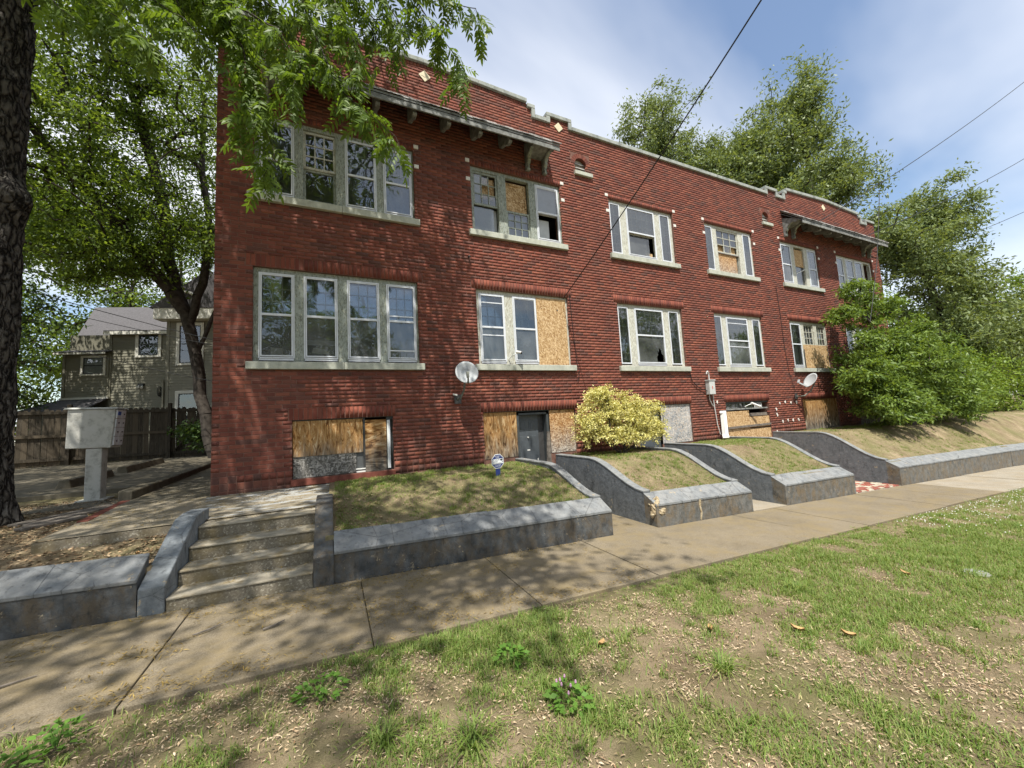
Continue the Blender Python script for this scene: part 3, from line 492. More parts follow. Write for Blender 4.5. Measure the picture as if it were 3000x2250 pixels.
# --- windows
def pane(par, x0, x1, z0, z1, y, mat='glass', hole=None):
    w, h = (x1-x0)/2, (z1-z0)/2; tx, tz = rng.normal(0, .0022), rng.normal(0, .0035)
    P = [(sx*w, tz*sz*h+tx*sx*w, sz*h) for sx, sz in ((-1, -1), (1, -1), (1, 1), (-1, 1))]
    MB().add([(x0+w+a, y+b, z0+h+c) for a, b, c in P], [(0, 1, 2, 3)]).build('pane', mat, par)
def ring(mb, x0, x1, y0, y1, z0, z1, t, tb=None, tt=None):
    tb = tb or t; tt = tt or t; mb.box(x0, x0+t, y0, y1, z0, z1); mb.box(x1-t, x1, y0, y1, z0, z1); mb.box(x0+t, x1-t, y0, y1, z0, z0+tb); mb.box(x0+t, x1-t, y0, y1, z1-tt, z1)
def sash(par, x0, x1, z0, z1, y, nx, nz, mat='trim_sage', skip=(), gm='glass', t=.042, bar=.02, osb=()):
    mb = MB(); ring(mb, x0, x1, y, y+.035, z0, z1, t); gx0, gx1, gz0, gz1 = x0+t, x1-t, z0+t, z1-t; cw, ch = (gx1-gx0)/nx, (gz1-gz0)/nz
    for i in range(1, nx): mb.box(gx0+i*cw-bar/2, gx0+i*cw+bar/2, y+.004, y+.030, gz0, gz1)
    for j in range(1, nz):
        for i in range(nx): mb.box(gx0+i*cw+(bar/2 if i else 0), gx0+(i+1)*cw-(bar/2 if i < nx-1 else 0), y+.006, y+.028, gz0+j*ch-bar/2, gz0+j*ch+bar/2)
    s = mb.build('sash', mat, par)
    for i in range(nx):
        for j in range(nz):
            if (i, j) in skip: continue
            pane(par, gx0+i*cw, gx0+(i+1)*cw, gz0+j*ch, gz0+(j+1)*ch, y+.018, gm)
    return s
def storm(par, x0, x1, z0, z1, zm, y=.045, lower=True, upper=True, rails=(), gl='glass', gu='glass', sc='screen'):
    mb = MB(); ring(mb, x0, x1, y, y+.03, z0, z1, .022); ring(mb, x0+.026, x1-.026, y-.008, y+.022, z0+.03, z1-.026, .022); mb.box(x0+.048, x1-.048, y-.008, y+.020, zm-.02, zm+.02); mb.box(x0+.01, x1-.01, y+.01, y+.032, z0-.055, z0-.002)
    for zr in rails: mb.box(x0+.048, x1-.048, y+.0, y+.018, zr-.012, zr+.012)
    s = mb.build('storm_frame', 'aluminium', par, .003)
    if upper: pane(par, x0+.048, x1-.048, zm+.02, z1-.048, y+.008, gu)
    if lower: pane(par, x0+.048, x1-.048, z0+.052, zm-.02, y+.012, gl)
    return s
def cloth(par, x0, x1, z0, z1, y, mat, folds=7, amp=.02, name='curtain'):
    n = max(12, folds*6); xs = np.linspace(x0, x1, n); ys = y+amp*np.sin(np.linspace(0, folds*2*math.pi, n))+rng.uniform(-.004, .004, n); vs = [(a, b, z0) for a, b in zip(xs, ys)]+[(a, b, z1) for a, b in zip(xs, ys)]
    o = MB().add(vs, [(i, i+1, n+i+1, n+i) for i in range(n-1)]).build(name, mat, par, smooth=True); return o
def sheet(par, x0, x1, z0, z1, y, mat, name='board', t=.014, tilt=0): return MB().hexa([(x0, y, z0), (x1, y, z0+tilt), (x1, y+t, z0+tilt), (x0, y+t, z0), (x0, y, z1), (x1, y, z1+tilt), (x1, y+t, z1+tilt), (x0, y+t, z1)]).build(name, mat, par)
def group_frame(gi, up, units, trim, sill_split=None):
    a, b = GR[gi]; z0, z1 = UZ if up else LZ; mb = MB(); ed = [a]+[v for u in units for v in u]+[b]
    mb.box(a, b, .062, .16, z1-.075, z1); mb.box(a, b, .055, .17, z0, z0+.028)
    for l, r in zip(ed[0::2], ed[1::2]):
        if r-l > .012: mb.box(l, r, .055 if l != a and r != b else .060, .16, z0+.028, z1-.075)
    w = mb.build('window', trim, BLD, .004)
    cuts = [a-.085]+([sill_split] if sill_split else [])+[b+.085]
    for p, q in zip(cuts[:-1], cuts[1:]): MB().hexa([(p+.002, -.065, z0-.138), (q-.002, -.065, z0-.138), (q-.002, .10, z0-.138), (p+.002, .10, z0-.138), (p+.002, -.065, z0-.012), (q-.002, -.065, z0-.012), (q-.002, .12, z0+.004), (p+.002, .12, z0+.004)]).build('sill', 'sill_stone', w, .008)
    return w
# lower floor, from the left
U4 = [(-1.07, -.54), (-.40, .14), (.30, .86), (.99, 1.54)]; U3 = [(2.87, 3.46), (3.66, 4.25), (4.42, 5.05)]; US = [(6.62, 6.96), (7.17, 8.18), (8.38, 8.75)]; UT = [(10.2, 10.54), (10.75, 11.75), (11.98, 12.34)]; U5 = [(13.97, 14.55), (14.78, 15.36), (15.56, 16.1)]; U6 = [(17.5, 17.97), (18.16, 18.72), (18.84, 19.39), (19.56, 20.05)]
w = group_frame(0, False, U4, 'trim_sage', .24)
for i, (a, b) in enumerate(U4):
    storm(w, a, b, 2.80, 4.275, 3.55, rails=((3.65,) if i == 3 else ())+((2.98,) if i == 3 else ()), gl='glass_dusty')
    sash(w, a, b, 3.535, 4.275, .09, 3, 3, 'trim_cream'); sheet(w, a+.02, b-.02, 2.80, 3.535, .10, 'screen', 'window_screen', .004)
    cloth(w, a, b, 2.8, 3.6, .20, 'curtain', 5)
sheet(w, -.35, .10, 3.05, 3.14, .094, 'blind', 'paper_strip', .003); sheet(w, -.90, -.72, 2.85, 2.99, .094, 'lace', 'paper_sheet', .003)
MB().prism([(-.32, 2.86), (.06, 2.845), (.07, 2.88), (-.28, 2.91)], 1, .092, .096).build('torn_edge', 'sign_black', w); MB().prism([(-.28, 2.91), (.02, 2.88), (-.05, 2.97), (-.12, 2.99), (-.26, 3.0)], 1, .090, .095).build('torn_film', 'lace', w)
MB().prism([(-.80, 3.60), (-.77, 3.60), (-.75, 3.68), (-.70, 3.70), (-.72, 3.72), (-.80, 3.69)], 1, .085, .089).build('torn_film', 'lace', w); MB().prism([(.58, 3.80), (.62, 3.80), (.60, 3.93), (.56, 4.02), (.54, 3.95)], 1, .085, .089).build('torn_film', 'lace', w)
w = group_frame(1, False, U3, 'trim_cream')
for i, (a, b) in enumerate(U3[:2]):
    storm(w, a, b, 2.80, 4.275, 3.545, rails=(4.08, 3.37) if i == 0 else (4.22,), gl='glass_dusty'); sash(w, a, b, 3.53, 4.275, .09, 3, 3)
    if i: sheet(w, a+.02, b-.02, 2.8, 3.53, .11, 'grey_wood_trim', 'board')
    cloth(w, a, b, 2.8, 4.25, .20, 'blind', 4)
for x, z, s in ((3.98, 3.20, .05), (3.86, 3.12, .035), (3.86, 2.93, .06)): MB().prism([(x+s*random.uniform(.5, 1)*math.cos(t), z+s*random.uniform(.5, 1.2)*math.sin(t)) for t in np.linspace(0, 6.28, 7)[:-1]], 1, .100, .104).build('glass_scar', 'iron', w)
sheet(w, 4.26, 5.05, 2.745, 4.30, .048, 'osb'); MB().box(4.80, 4.83, .044, .048, 4.02, 4.05).build('knot_hole', 'iron', w)
def sidelit(gi, up, units, trim, center):
    w = group_frame(gi, up, units, trim); z0, z1 = (5.70, 7.06) if up else (2.80, 4.275); zm = 6.36 if up else 3.56
    for a, b in (units[0], units[2]):
        ring_ = MB(); ring(ring_, a, b, .045, .075, z0, z1, .03); ring_.build('storm_frame', 'aluminium', w, .003); pane(w, a+.03, b-.03, z0+.03, z1-.03, .06); sash(w, a, b, z0, z1, .09, 2, 6 if not up else 5, 'trim_cream', t=.035); cloth(w, a, b, z0, z1, .19, 'curtain', 3)
    center(w, units[1][0], units[1][1], z0, z1, zm); return w
def c_l3(w, a, b, z0, z1, zm):
    storm(w, a, b, z0, z1, zm, lower=False); sash(w, a, b, zm-.02, z1, .09, 5, 4, 'trim_cream'); cloth(w, a, b, zm, z1, .2, 'curtain', 6)
    # smashed lower pane: shards round a ragged hole
    H = [(7.86, 2.86), (7.84, 2.98), (7.90, 3.06), (7.86, 3.16), (7.93, 3.12), (7.93, 3.24), (8.0, 3.20), (8.03, 3.08), (8.10, 3.03), (8.13, 2.92), (8.08, 2.86)]; x0, x1, q0, q1 = a+.05, b-.05, z0+.055, zm-.02
    top_ = [(x0, q1)]+[(x0, q0)]; mbp = MB()
    def P(x, z): return (x, .060, z)
    mbp.add([P(x0, q0), P(7.86, q0), P(7.86, 2.86), P(7.84, 2.98), P(7.90, 3.06), P(7.86, 3.16), P(7.93, 3.12), P(7.93, 3.24), P(x0, q1)], [(0, 1, 2, 3, 8), (3, 4, 5, 8), (5, 6, 7, 8)]); mbp.build('pane', 'glass_dusty', w)
    MB().add([P(7.93, 3.24), P(8.0, 3.20), P(8.03, 3.08), P(8.10, 3.03), P(8.13, 2.92), P(x1, 2.92), P(x1, q1), P(x0, q1)], [(0, 1, 6, 7), (1, 2, 3, 6), (3, 4, 5, 6)]).build('pane', 'glass_dusty', w)
    MB().prism([(a+.06, z0+.1), (a+.11, z0+.12), (a+.075, z0+.3), (a+.06, z0+.4)], 1, .066, .07).build('torn_film', 'lace', w)
sidelit(2, False, US, 'trim_cream', c_l3)
def c_l4(w, a, b, z0, z1, zm):
    storm(w, a, b, z0, z1, zm, rails=(4.09, 3.37), gl='glass_dusty'); sash(w, a, b, zm, z1, .09, 5, 4, 'trim_cream'); cloth(w, a, b, z0, z1, .18, 'blind', 9)
sidelit(3, False, UT, 'trim_cream', c_l4)
w = group_frame(4, False, U5, 'trim_cream')
for i, (a, b) in enumerate(U5):
    if i == 0: storm(w, a, b, 2.80, 4.275, 3.56)
    sash(w, a, b, 3.55, 4.275, .09, 3, 3, 'trim_cream'); cloth(w, a, b, 2.8, 4.25, .2, 'curtain', 4)
sheet(w, 14.62, 16.1, 2.76, 3.56, .046, 'osb'); MB().box(14.60, 14.64, .035, .045, 2.76, 3.4).build('batten', 'iron', w)
w = group_frame(5, False, U6, 'trim_cream')
for a, b in U6: storm(w, a, b, 2.80, 4.275, 3.56); sash(w, a, b, 3.55, 4.275, .09, 3, 3, 'trim_cream')
# upper floor
w = group_frame(0, True, U4, 'trim_sage', .24)
for i, (a, b) in enumerate(U4):
    if i != 1: storm(w, a, b, 5.70, 7.06, 6.345)
    sash(w, a, b, 6.325, 7.05, .09, 3, 3, 'trim_cream')
    if i == 1: sash(w, a, b, 5.70, 6.33, .112, 1, 1, 'trim_sage')
    if i in (0, 2, 3): sheet(w, a+.02, b-.02, 5.7, 6.32, .10, 'screen', 'window_screen', .004) if i != 3 else None
    if i != 1: cloth(w, a, b, 5.7, 7.0, .26, 'curtain', 4)
w = group_frame(1, True, U3, 'trim_sage')
a, b = U3[0]; sash(w, a, b, 6.29, 7.06, .085, 3, 3, 'trim_sage', skip={(1, 1), (2, 1), (2, 2)}, gm='glass_dusty'); sheet(w, a+.2, b-.04, 6.5, 7.0, .17, 'osb'); sheet(w, a+.03, a+.2, 6.33, 7.0, .16, 'lace', 'paper_sheet', .003); pane(w, a+.02, b-.10, 5.69, 6.27, .13, 'glass_dusty'); sheet(w, a, b, 5.68, 6.29, .20, 'blind', 'blind', .004)
a, b = U3[1]; sheet(w, a+.01, b-.02, 6.34, 7.02, .16, 'osb'); sheet(w, a+.01, b-.02, 6.26, 6.37, .145, 'osb', 'board', .012, -.02); sash(w, a, b, 5.68, 6.29, .085, 3, 3, 'trim_sage'); sheet(w, a, b, 5.68, 6.25, .2, 'blind', 'blind', .004)
MB().box(b-.07, b-.03, .135, .158, 6.45, 6.68).build('batten', 'osb', w); MB().box(a+.13, a+.40, .13, .158, 6.95, 7.00).build('batten', 'osb', w)
a, b = U3[2]; storm(w, a, b, 5.70, 7.06, 6.385, lower=False, rails=(7.0,)); sheet(w, a+.03, b-.03, 6.36, 7.03, .12, 'blind', 'blind', .004); sheet(w, a+.03, b-.2, 5.70, 6.30, .22, 'blind', 'blind', .004)
def c_u3(w, a, b, z0, z1, zm):
    storm(w, a, b, z0, z1, zm, lower=False); sash(w, a, b, zm-.03, z1, .09, 5, 3, 'trim_cream'); cloth(w, a, b, zm, z1, .2, 'blind', 6); pane(w, a+.04, b-.18, z0+.02, zm-.05, .13, 'glass_dusty'); sheet(w, a+.02, b-.16, z0, zm-.04, .24, 'screen', 'window_screen', .004); sheet(w, a+.7, b-.06, z0, z0+.2, .15, 'osb', 'cardboard', .01)
sidelit(2, True, US, 'trim_cream', c_u3)
def c_u4(w, a, b, z0, z1, zm):
    sash(w, a, b, 6.31, z1, .085, 3, 3, 'trim_cream', skip={(0, 0), (2, 0)}); sheet(w, a+.05, b-.05, 6.33, 6.62, .155, 'osb'); sheet(w, a+.04, b-.1, 5.7, 6.28, .10, 'osb_stain_up'); MB().box(a, b, .07, .084, 6.28, 6.31).build('meeting_rail', 'old_wood', w)
sidelit(3, True, UT, 'trim_cream', c_u4)
w = group_frame(4, True, U5, 'trim_cream')
for i, (a, b) in enumerate(U5):
    if i == 1: sheet(w, a, b, 6.38, 7.0, .10, 'osb'); MB().bar((a, .08, 6.08), (b, .08, 6.30), .03, .02).build('fallen_rail', 'dull_white', w); pane(w, a, b, 5.69, 6.37, .12, 'glass_dusty'); sheet(w, a, b, 5.69, 6.37, .22, 'screen', 'window_screen', .004); continue
    storm(w, a, b, 5.70, 7.06, 6.35, gl='glass_dusty'); sash(w, a, b, 6.33, 7.05, .09, 3, 3, 'trim_cream'); cloth(w, a, b, 5.7, 7.0, .2, 'blind', 4)
w = group_frame(5, True, U6, 'trim_cream')
for i, (a, b) in enumerate(U6):
    if i == 3: continue
    storm(w, a, b, 5.70, 7.06, 6.35); sash(w, a, b, 6.33, 7.05, .09, 3, 3, 'trim_cream'); cloth(w, a, b, 5.7, 7.0, .2, 'blind', 4)
# basement openings
def bas_frame(i): 
    a, b, c, d = BAS[i]; mb = MB(); mb.box(a, b, .05, .12, d-.05, d); return mb.build('basement_window', 'dark_trim', BLD)
w = bas_frame(0); sheet(w, -.575, .525, 1.13, 1.725, .040, 'plywood'); sheet(w, -.57, .41, .775, 1.16, .056, 'osb_grey', 'board', .012, .008); sheet(w, .41, .55, .78, 1.13, .075, 'screen', 'window_screen', .004)
MB().box(.41, .56, .055, .075, .775, .80).build('storm_frame', 'dull_white', w); MB().box(.40, .56, .050, .070, .825, .845).build('storm_frame', 'dull_white', w); sheet(w, .565, .93, .775, 1.735, .05, 'plywood_low'); MB().box(.53, .565, .06, .09, .78, 1.73).build('mullion', 'iron', w); MB().box(.945, .975, .058, .085, .80, 1.68).build('rail', 'white_pvc', w, .003); MB().box(.975, 1.0, .062, .085, .80, 1.68).build('rail', 'aluminium', w, .003); sheet(w, .93, 1.05, .77, 1.74, .11, 'dark_trim', 'jamb')
MB().box(-.6, 1.07, -.02, .05, .66, .765).build('brick_sill', 'edge_brick', w, .004)
w = bas_frame(1); sheet(w, 2.84, 3.60, .775, 1.722, .042, 'plywood_streak'); sheet(w, 4.42, 5.08, .775, 1.722, .042, 'osb_stain_low'); sheet(w, 2.83, 3.61, -.3, .77, .05, 'mortar', 'plinth', .2); sheet(w, 4.40, 5.10, -.3, .77, .05, 'mortar', 'plinth', .2)
fr = MB(); fr.box(3.60, 3.66, .05, .25, -.25, 1.70); fr.box(4.34, 4.40, .05, .25, -.25, 1.70); fr.box(3.60, 4.40, .05, .25, 1.64, 1.72); fr.build('door_frame', 'dark_trim', w, .004)
door = MB().box(3.66, 4.20, .20, .235, -.22, 1.64).build('door', 'door_grey', BLD, .003)
for x0, x1 in ((3.72, 3.89), (3.97, 4.14)):
    for z0, z1 in ((1.30, 1.50), (.62, 1.18), (-.10, .42)): MB().prism([(x0, z0), (x1, z0), (x1, z1), (x0, z1)], 1, .192, .20).build('door_panel', 'door_grey', door, .007); MB().prism([(x0+.03, z0+.03), (x1-.03, z0+.03), (x1-.03, z1-.03), (x0+.03, z1-.03)], 1, .186, .191).build('door_panel', 'door_grey', door, .004)
MB().tube([(3.93, .20, 1.15), (3.93, .17, 1.15)], .014, 10).build('door_lock', 'dull_white', door); MB().box(3.90, 3.97, .196, .1995, .86, .885).build('house_number', 'dull_white', door); sheet(door, 3.99, 4.17, .52, .68, .196, 'dull_white', 'kick_plate', .003)
MB().hexa([(4.22, .02, -.2), (4.40, .02, -.2), (4.40, .05, -.2), (4.22, .05, -.2), (4.33, .02, 1.25), (4.39, .02, 1.25), (4.39, .05, 1.25), (4.33, .05, 1.25)]).build('split_plank', 'old_wood', w); sheet(w, 4.20, 4.36, -.2, 1.66, .22, 'iron', 'jamb', .02)
w = bas_frame(2); sheet(w, 7.78, 8.855, .72, 1.715, .04, 'osb_painted'); sheet(w, 6.60, 7.0, -.4, 1.70, .06, 'mortar', 'plinth'); sheet(w, 7.0, 7.77, -.38, 1.68, .12, 'door_grey', 'door_leaf', .03); sheet(w, 7.76, 8.86, -.4, .71, .05, 'mortar', 'plinth')
w = bas_frame(3); sheet(w, 10.30, 11.32, .90, 1.44, .03, 'osb'); sheet(w, 11.34, 12.27, .93, 1.25, .034, 'osb'); sheet(w, 10.29, 12.28, -.48, .90, .028, 'osb'); MB().hexa([(10.29, -.01, .94), (12.27, -.01, .97), (12.27, .026, .97), (10.29, .026, .94), (10.29, -.01, 1.0), (12.27, -.01, 1.03), (12.27, .026, 1.03), (10.29, .026, 1.0)]).build('batten', 'old_wood', w)
MB().box(10.30, 12.26, .04, .06, 1.48, 1.52).build('rail', 'grey_wood_trim', w); pane(w, 10.32, 11.6, 1.52, 1.68, .07, 'glass_dusty'); sheet(w, 11.65, 12.0, 1.50, 1.66, .05, 'box_grey', 'grille', .02); sheet(w, 11.35, 12.2, 1.27, 1.36, .04, 'old_wood')
for q in range(6): MB().box(11.68+q*.05, 11.70+q*.05, .044, .049, 1.51, 1.65).build('grille_slat', 'iron', w)
w = bas_frame(4); sheet(w, 14.11, 16.19, .67, 1.69, .03, 'plywood_far'); w = bas_frame(5); sheet(w, 17.61, 19.29, .67, 1.69, .03, 'plywood_far')

# ------------------------------------------------------------------ retaining walls
YF, YI, TW = -2.84, -2.60, .14
def side_profile(x, n=16):
    zi = float(zs(x)+hfront(x))+.17; ys = np.linspace(YI, .0, n); return [(float(y), float(zi+(.725-zi)*smooth((y+2.62)/1.42))) for y in ys]
def front_run(mb, cap, x0, x1, n=6, zadd=0):
    xs = np.linspace(x0, x1, n+1)
    for a, b in zip(xs[:-1], xs[1:]):
        za, zb = float(zs(a)+hfront(a))+zadd, float(zs(b)+hfront(b))+zadd; ba, bb = float(zs(a))-.15, float(zs(b))-.15
        mb.hexa([(a, YF, ba), (b, YF, bb), (b, YI, bb), (a, YI, ba), (a, YF, za), (b, YF, zb), (b, YI, zb+.15), (a, YI, za+.15)])
        j = [random.uniform(-.006, .006) for _ in range(4)]
        cap.hexa([(a, YF-.008, za-.012), (b, YF-.008, zb-.012), (b, YI+.01, zb+.145), (a, YI+.01, za+.145), (a, YF-.008+j[0], za+.022), (b, YF-.008+j[1], zb+.022), (b, YI+.02, zb+.172+j[2]), (a, YI+.02, za+.172+j[3])])
def side_run(mb, cap, x0, x1, xref):
    P = side_profile(xref); zb = float(zs(xref))-.2
    mb.prism([(y, z) for y, z in P]+[(0, zb), (YI, zb)], 0, x0, x1)
    for (ya, za), (yb, zb2) in zip(P[:-1], P[1:]): cap.hexa([(x0-.006, ya, za-.005), (x1+.006, ya, za-.005), (x1+.006, yb, zb2-.005), (x0-.006, yb, zb2-.005), (x0-.006, ya, za+.022), (x1+.006, ya, za+.022), (x1+.006, yb, zb2+.022), (x0-.006, yb, zb2+.022)])
def u_wall(label, x0, x1, left, right, fmat='wall_front', smat='wall_side'):
    t = thing('retaining_wall', label, 'wall', (x0, YF, float(zs(x0))), 'grey plastered garden walls'); f, c, s = MB(), MB(), MB(); sc_ = MB()
    front_run(f, c, x0, x1, max(3, int((x1-x0)/.6))); f.build('front_face', fmat, t); c.build('coping', 'wall_cap', t, .006)
    if left: side_run(s, sc_, x0, x0+TW, x0)
    if right: side_run(s, sc_, x1-TW, x1, x1)
    if left or right: s.build('side_wall', smat, t); sc_.build('side_coping', 'wall_cap', t, .006)
    return t
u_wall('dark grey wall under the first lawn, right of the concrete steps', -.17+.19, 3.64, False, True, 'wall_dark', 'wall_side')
w2 = u_wall('grey wall with a broken pale corner, under the yellow shrub', 4.49, 6.77, True, True)
u_wall('grey curved wall round the lawn with the white gutter piece', 7.76, 10.24, True, True)
w4 = u_wall('longest grey wall, running right below the big green shrub', 12.30, 19.75, True, False)
u_wall('weathered continuation of the front wall at the right edge', 19.80, 30.0, False, False)
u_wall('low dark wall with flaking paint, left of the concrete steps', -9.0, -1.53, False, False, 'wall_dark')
# smashed corner: rough rubble bulging out of the plaster
zc_ = float(zs(4.6)); vs, n, m_ = [], 22, 14
for i in range(m_+1):
    for k in range(n):
        a, b = math.pi*i/m_, 2*math.pi*k/n; d = np.array([math.sin(a)*math.cos(b), math.sin(a)*math.sin(b), math.cos(a)]); q = 1+.20*math.sin(3*b+2*a)+.13*math.sin(5*a+b)+random.uniform(-.10, .10)
        vs.append((4.575+d[0]*.112*q, YF+.085+d[1]*.105*q, zc_+.26+d[2]*.14*q))
MB().add(vs, [(i*n+k, i*n+(k+1) % n, (i+1)*n+(k+1) % n, (i+1)*n+k) for i in range(m_) for k in range(n)]).build('broken_plaster', 'rubble', w2)
MB().prism([(5.42, zc_-.02), (5.44, zc_+.1), (5.415, zc_+.2), (5.43, zc_+.31), (5.47, zc_+.31), (5.455, zc_+.18), (5.475, zc_+.09), (5.45, zc_-.03)], 1, YF-.009, YF-.002).build('crack', 'rubble', w2)

# ------------------------------------------------------------------ steps, cheeks, landing
st = thing('concrete_steps', 'four worn exposed-aggregate concrete steps up from the sidewalk', 'steps', (-.75, -2.4, 0))
for i in range(4):
    y0, zt = -2.84+.30*i, .15+.14*i; MB().hexa([(-1.33, y0, -.1), (-.175, y0, -.1), (-.175, y0+.34, -.1), (-1.33, y0+.34, -.1), (-1.33, y0, zt-.022), (-.175, y0-.004, zt-.034), (-.175, y0+.34, zt-.032), (-1.33, y0+.34, zt-.022)]).build('step', 'aggregate', st, .006); MB().hexa([(-1.329, y0-.012, zt-.021), (-.176, y0-.016, zt-.033), (-.176, y0+.30, zt-.031), (-1.329, y0+.30, zt-.021), (-1.329, y0-.012, zt), (-.176, y0-.016, zt-.012), (-.176, y0+.30, zt-.01), (-1.329, y0+.30, zt)]).build('tread', 'tread', st.children[-1] if st.children else st, .006)
def cheek(x0, x1, label, P, mat):
    t = thing('step_cheek_wall', label, 'wall', ((x0+x1)/2, -2.4, 0), 'plastered cheek walls beside the steps'); MB().prism(P+[(P[-1][0], -.1), (P[0][0], -.1)], 0, x0, x1).build('body', mat, t, .012); return t
cheek(-1.52, -1.335, 'sloping blue-grey cheek wall on the left side of the steps', [(-2.86, .27), (-2.78, .315), (-2.55, .42), (-2.2, .60), (-2.0, .69), (-1.75, .71), (-1.5, .70)], 'cheek')
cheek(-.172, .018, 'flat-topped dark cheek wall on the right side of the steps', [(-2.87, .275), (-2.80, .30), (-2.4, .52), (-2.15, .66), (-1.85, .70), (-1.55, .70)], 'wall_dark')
def grid_obj(name, x0, x1, y0, y1, nx, ny, zf, mat, attr=None, kind='structure'):
    X, Y = np.meshgrid(np.linspace(x0, x1, nx), np.linspace(y0, y1, ny)); V = np.stack([X, Y, zf(X, Y)], -1).reshape(-1, 3); i = (np.arange(ny-1)[:, None]*nx+np.arange(nx-1)).ravel(); me = npmesh(name, V, np.stack([i, i+1, i+nx+1, i+nx], 1))
    if attr is not None:
        c = V[np.stack([i, i+1, i+nx+1, i+nx], 1)].mean(1); a = me.attributes.new('paint', 'FLOAT', 'FACE'); a.data.foreach_set('value', attr(c[:, 0], c[:, 1]).astype(np.float32))
    o = link(name, me, mat); o['kind'] = kind; return o
zl = lambda x, y: .575+.035*np.clip(y+1.9, 0, 8)+.006*(fbm(x*3, y*3, 9)-.5)
grid_obj('landing', -2.75, -.02, -1.66, .02, 60, 50, zl, 'landing_paint', lambda x, y: ((x > -1.35+.35*(y+1.6)/1.6*-1) & (y > -1.62)).astype(float))
lm = MB(); lm.box(-2.75, -.15, -1.66, -1.62, .3, .572); struct(lm, 'landing_edge', 'aggregate')
grid_obj('side_walkway', -2.75, -1.67, .02, 9.0, 12, 40, zl, 'concrete_mossy_shaded')
for a, b in WALKS[:2]:
    mb_ = MB(); slab(mb_, a+.004, b-.004, -2.848, .2, .1, .004); struct(mb_, 'entrance_walk', 'sidewalk' if a < 5 else 'pale_walk')
pv = bpy.data.objects.new('mosaic_walk', None); COL.objects.link(pv); pv['kind'] = 'structure'; ORG[pv] = Vector((0, 0, 0))
mb_ = MB(); slab(mb_, 10.244, 12.296, -2.848, .2, .1, -.006); mb_.build('bed', 'concrete_old', pv)
yy = -2.83
while yy < -.2:
    h = random.uniform(.09, .15); xx = 10.25
    while xx < 12.2:
        w_ = random.uniform(.08, .24); e = min(xx+w_, 12.29); z_ = float(zs(xx))+random.uniform(-.004, .008); MB().hexa([(xx+.006, yy+.006, z_-.02), (e-.006, yy+random.uniform(.004, .03), z_-.02), (e-.006, yy+h-.006, z_-.02), (xx+.006, yy+h-random.uniform(.004, .03), z_-.02), (xx+.006, yy+.006, z_+.006), (e-.006, yy+.006+random.uniform(0, .02), z_+.006), (e-.006, yy+h-.006, z_+.006), (xx+.006, yy+h-random.uniform(.006, .03), z_+.006)]).build('paver', 'mosaic', pv); xx = e
    yy += h
# ------------------------------------------------------------------ left yard: kerb, parking pad, wheel stops, mailbox
kb_ = MB().hexa([(-2.95, .62, .45), (-2.74, .50, .45), (-2.55, 9, .55), (-2.80, 9, .55), (-2.95, .62, .80), (-2.76, .55, .79), (-2.57, 9, 1.02), (-2.80, 9, 1.02)]); top(kb_, 'concrete_kerb', 'concrete_mossy_shaded', 'raised stained concrete kerb along the walkway beside the brick corner', 'kerb', bevel=.02)
pad = MB().hexa([(-14, 1.95, .5), (-2.97, 2.05, .5), (-2.82, 9.0, .5), (-14, 9.0, .5), (-14, 1.95, .72), (-2.97, 2.05, .72), (-2.82, 9.0, .93), (-14, 9.0, .93)]); struct(pad, 'parking_pad', 'concrete_mossy_shaded', bevel=.01)
for (x0, y0, x1, y1), lb in (((-4.62, 2.75, -4.38, 4.4), 'broken concrete wheel stop directly behind the mailbox post'), ((-4.60, 4.9, -4.35, 7.2), 'concrete wheel stop lying farther back, nearer the wooden fence')):
    za, zb = .72+.03*(y0-2), .72+.03*(y1-2); top(MB().hexa([(x0, y0, za-.02), (x1, y0, za-.02), (x1, y1, zb-.02), (x0, y1, zb-.02), (x0+.05, y0+.03, za+.15), (x1-.05, y0+.03, za+.15), (x1-.05, y1-.03, zb+.15), (x0+.05, y1-.03, zb+.15)]), 'wheel_stop', 'concrete_mossy_shaded', lb, 'wheel stop', bevel=.02, group='wheel stops on the parking pad')
top(MB().hexa([(-4.3, .75, .45), (-2.98, .62, .45), (-3.02, 1.85, .45), (-4.3, 1.9, .45), (-4.3, .75, .60), (-2.98, .62, .605), (-3.02, 1.85, .615), (-4.3, 1.9, .61)]), 'mailbox_pad', 'concrete_mossy_shaded', 'cracked concrete pad under the mailbox post', 'concrete pad', bevel=.015)
for i in range(9):
    x_, y_ = -2.72-.012*i, -.85+.155*i; top(MB().hexa([(x_-.05, y_, .5), (x_+.05, y_, .5), (x_+.05, y_+.145, .5), (x_-.05, y_+.145, .5), (x_-.05, y_, .625+.004*i), (x_+.05, y_+.005, .62+.004*i), (x_+.05, y_+.145, .625+.004*i), (x_-.05, y_+.14, .628+.004*i)]), 'edging_brick', 'edge_brick', 'dark red edging brick, %s from the leaf litter towards the kerb' % ['first', 'second', 'third', 'fourth', 'fifth', 'sixth', 'seventh', 'eighth', 'ninth'][i], 'brick', bevel=.004, group='edging bricks beside the landing')
for i, (p, q) in enumerate((((-3.35, -.5), (-2.86, .55)), ((-3.55, -.35), (-3.02, .66)), ((-3.3, -.75), (-2.95, -.25)))):
    za = float(ground(*p))+.02; top(MB().bar((p[0], p[1], za), (q[0], q[1], .60), .14, .035), 'ground_plank', 'old_wood', ['weathered grey plank nearest the brick edging', 'grey plank lying between the trunk and the mailbox pad', 'short grey plank end in the leaf litter'][i], 'plank', bevel=.006)
mbx = thing('cluster_mailbox', 'weathered pale grey cluster mailbox on a single post', 'mailbox', (-3.56, 1.5, .6))
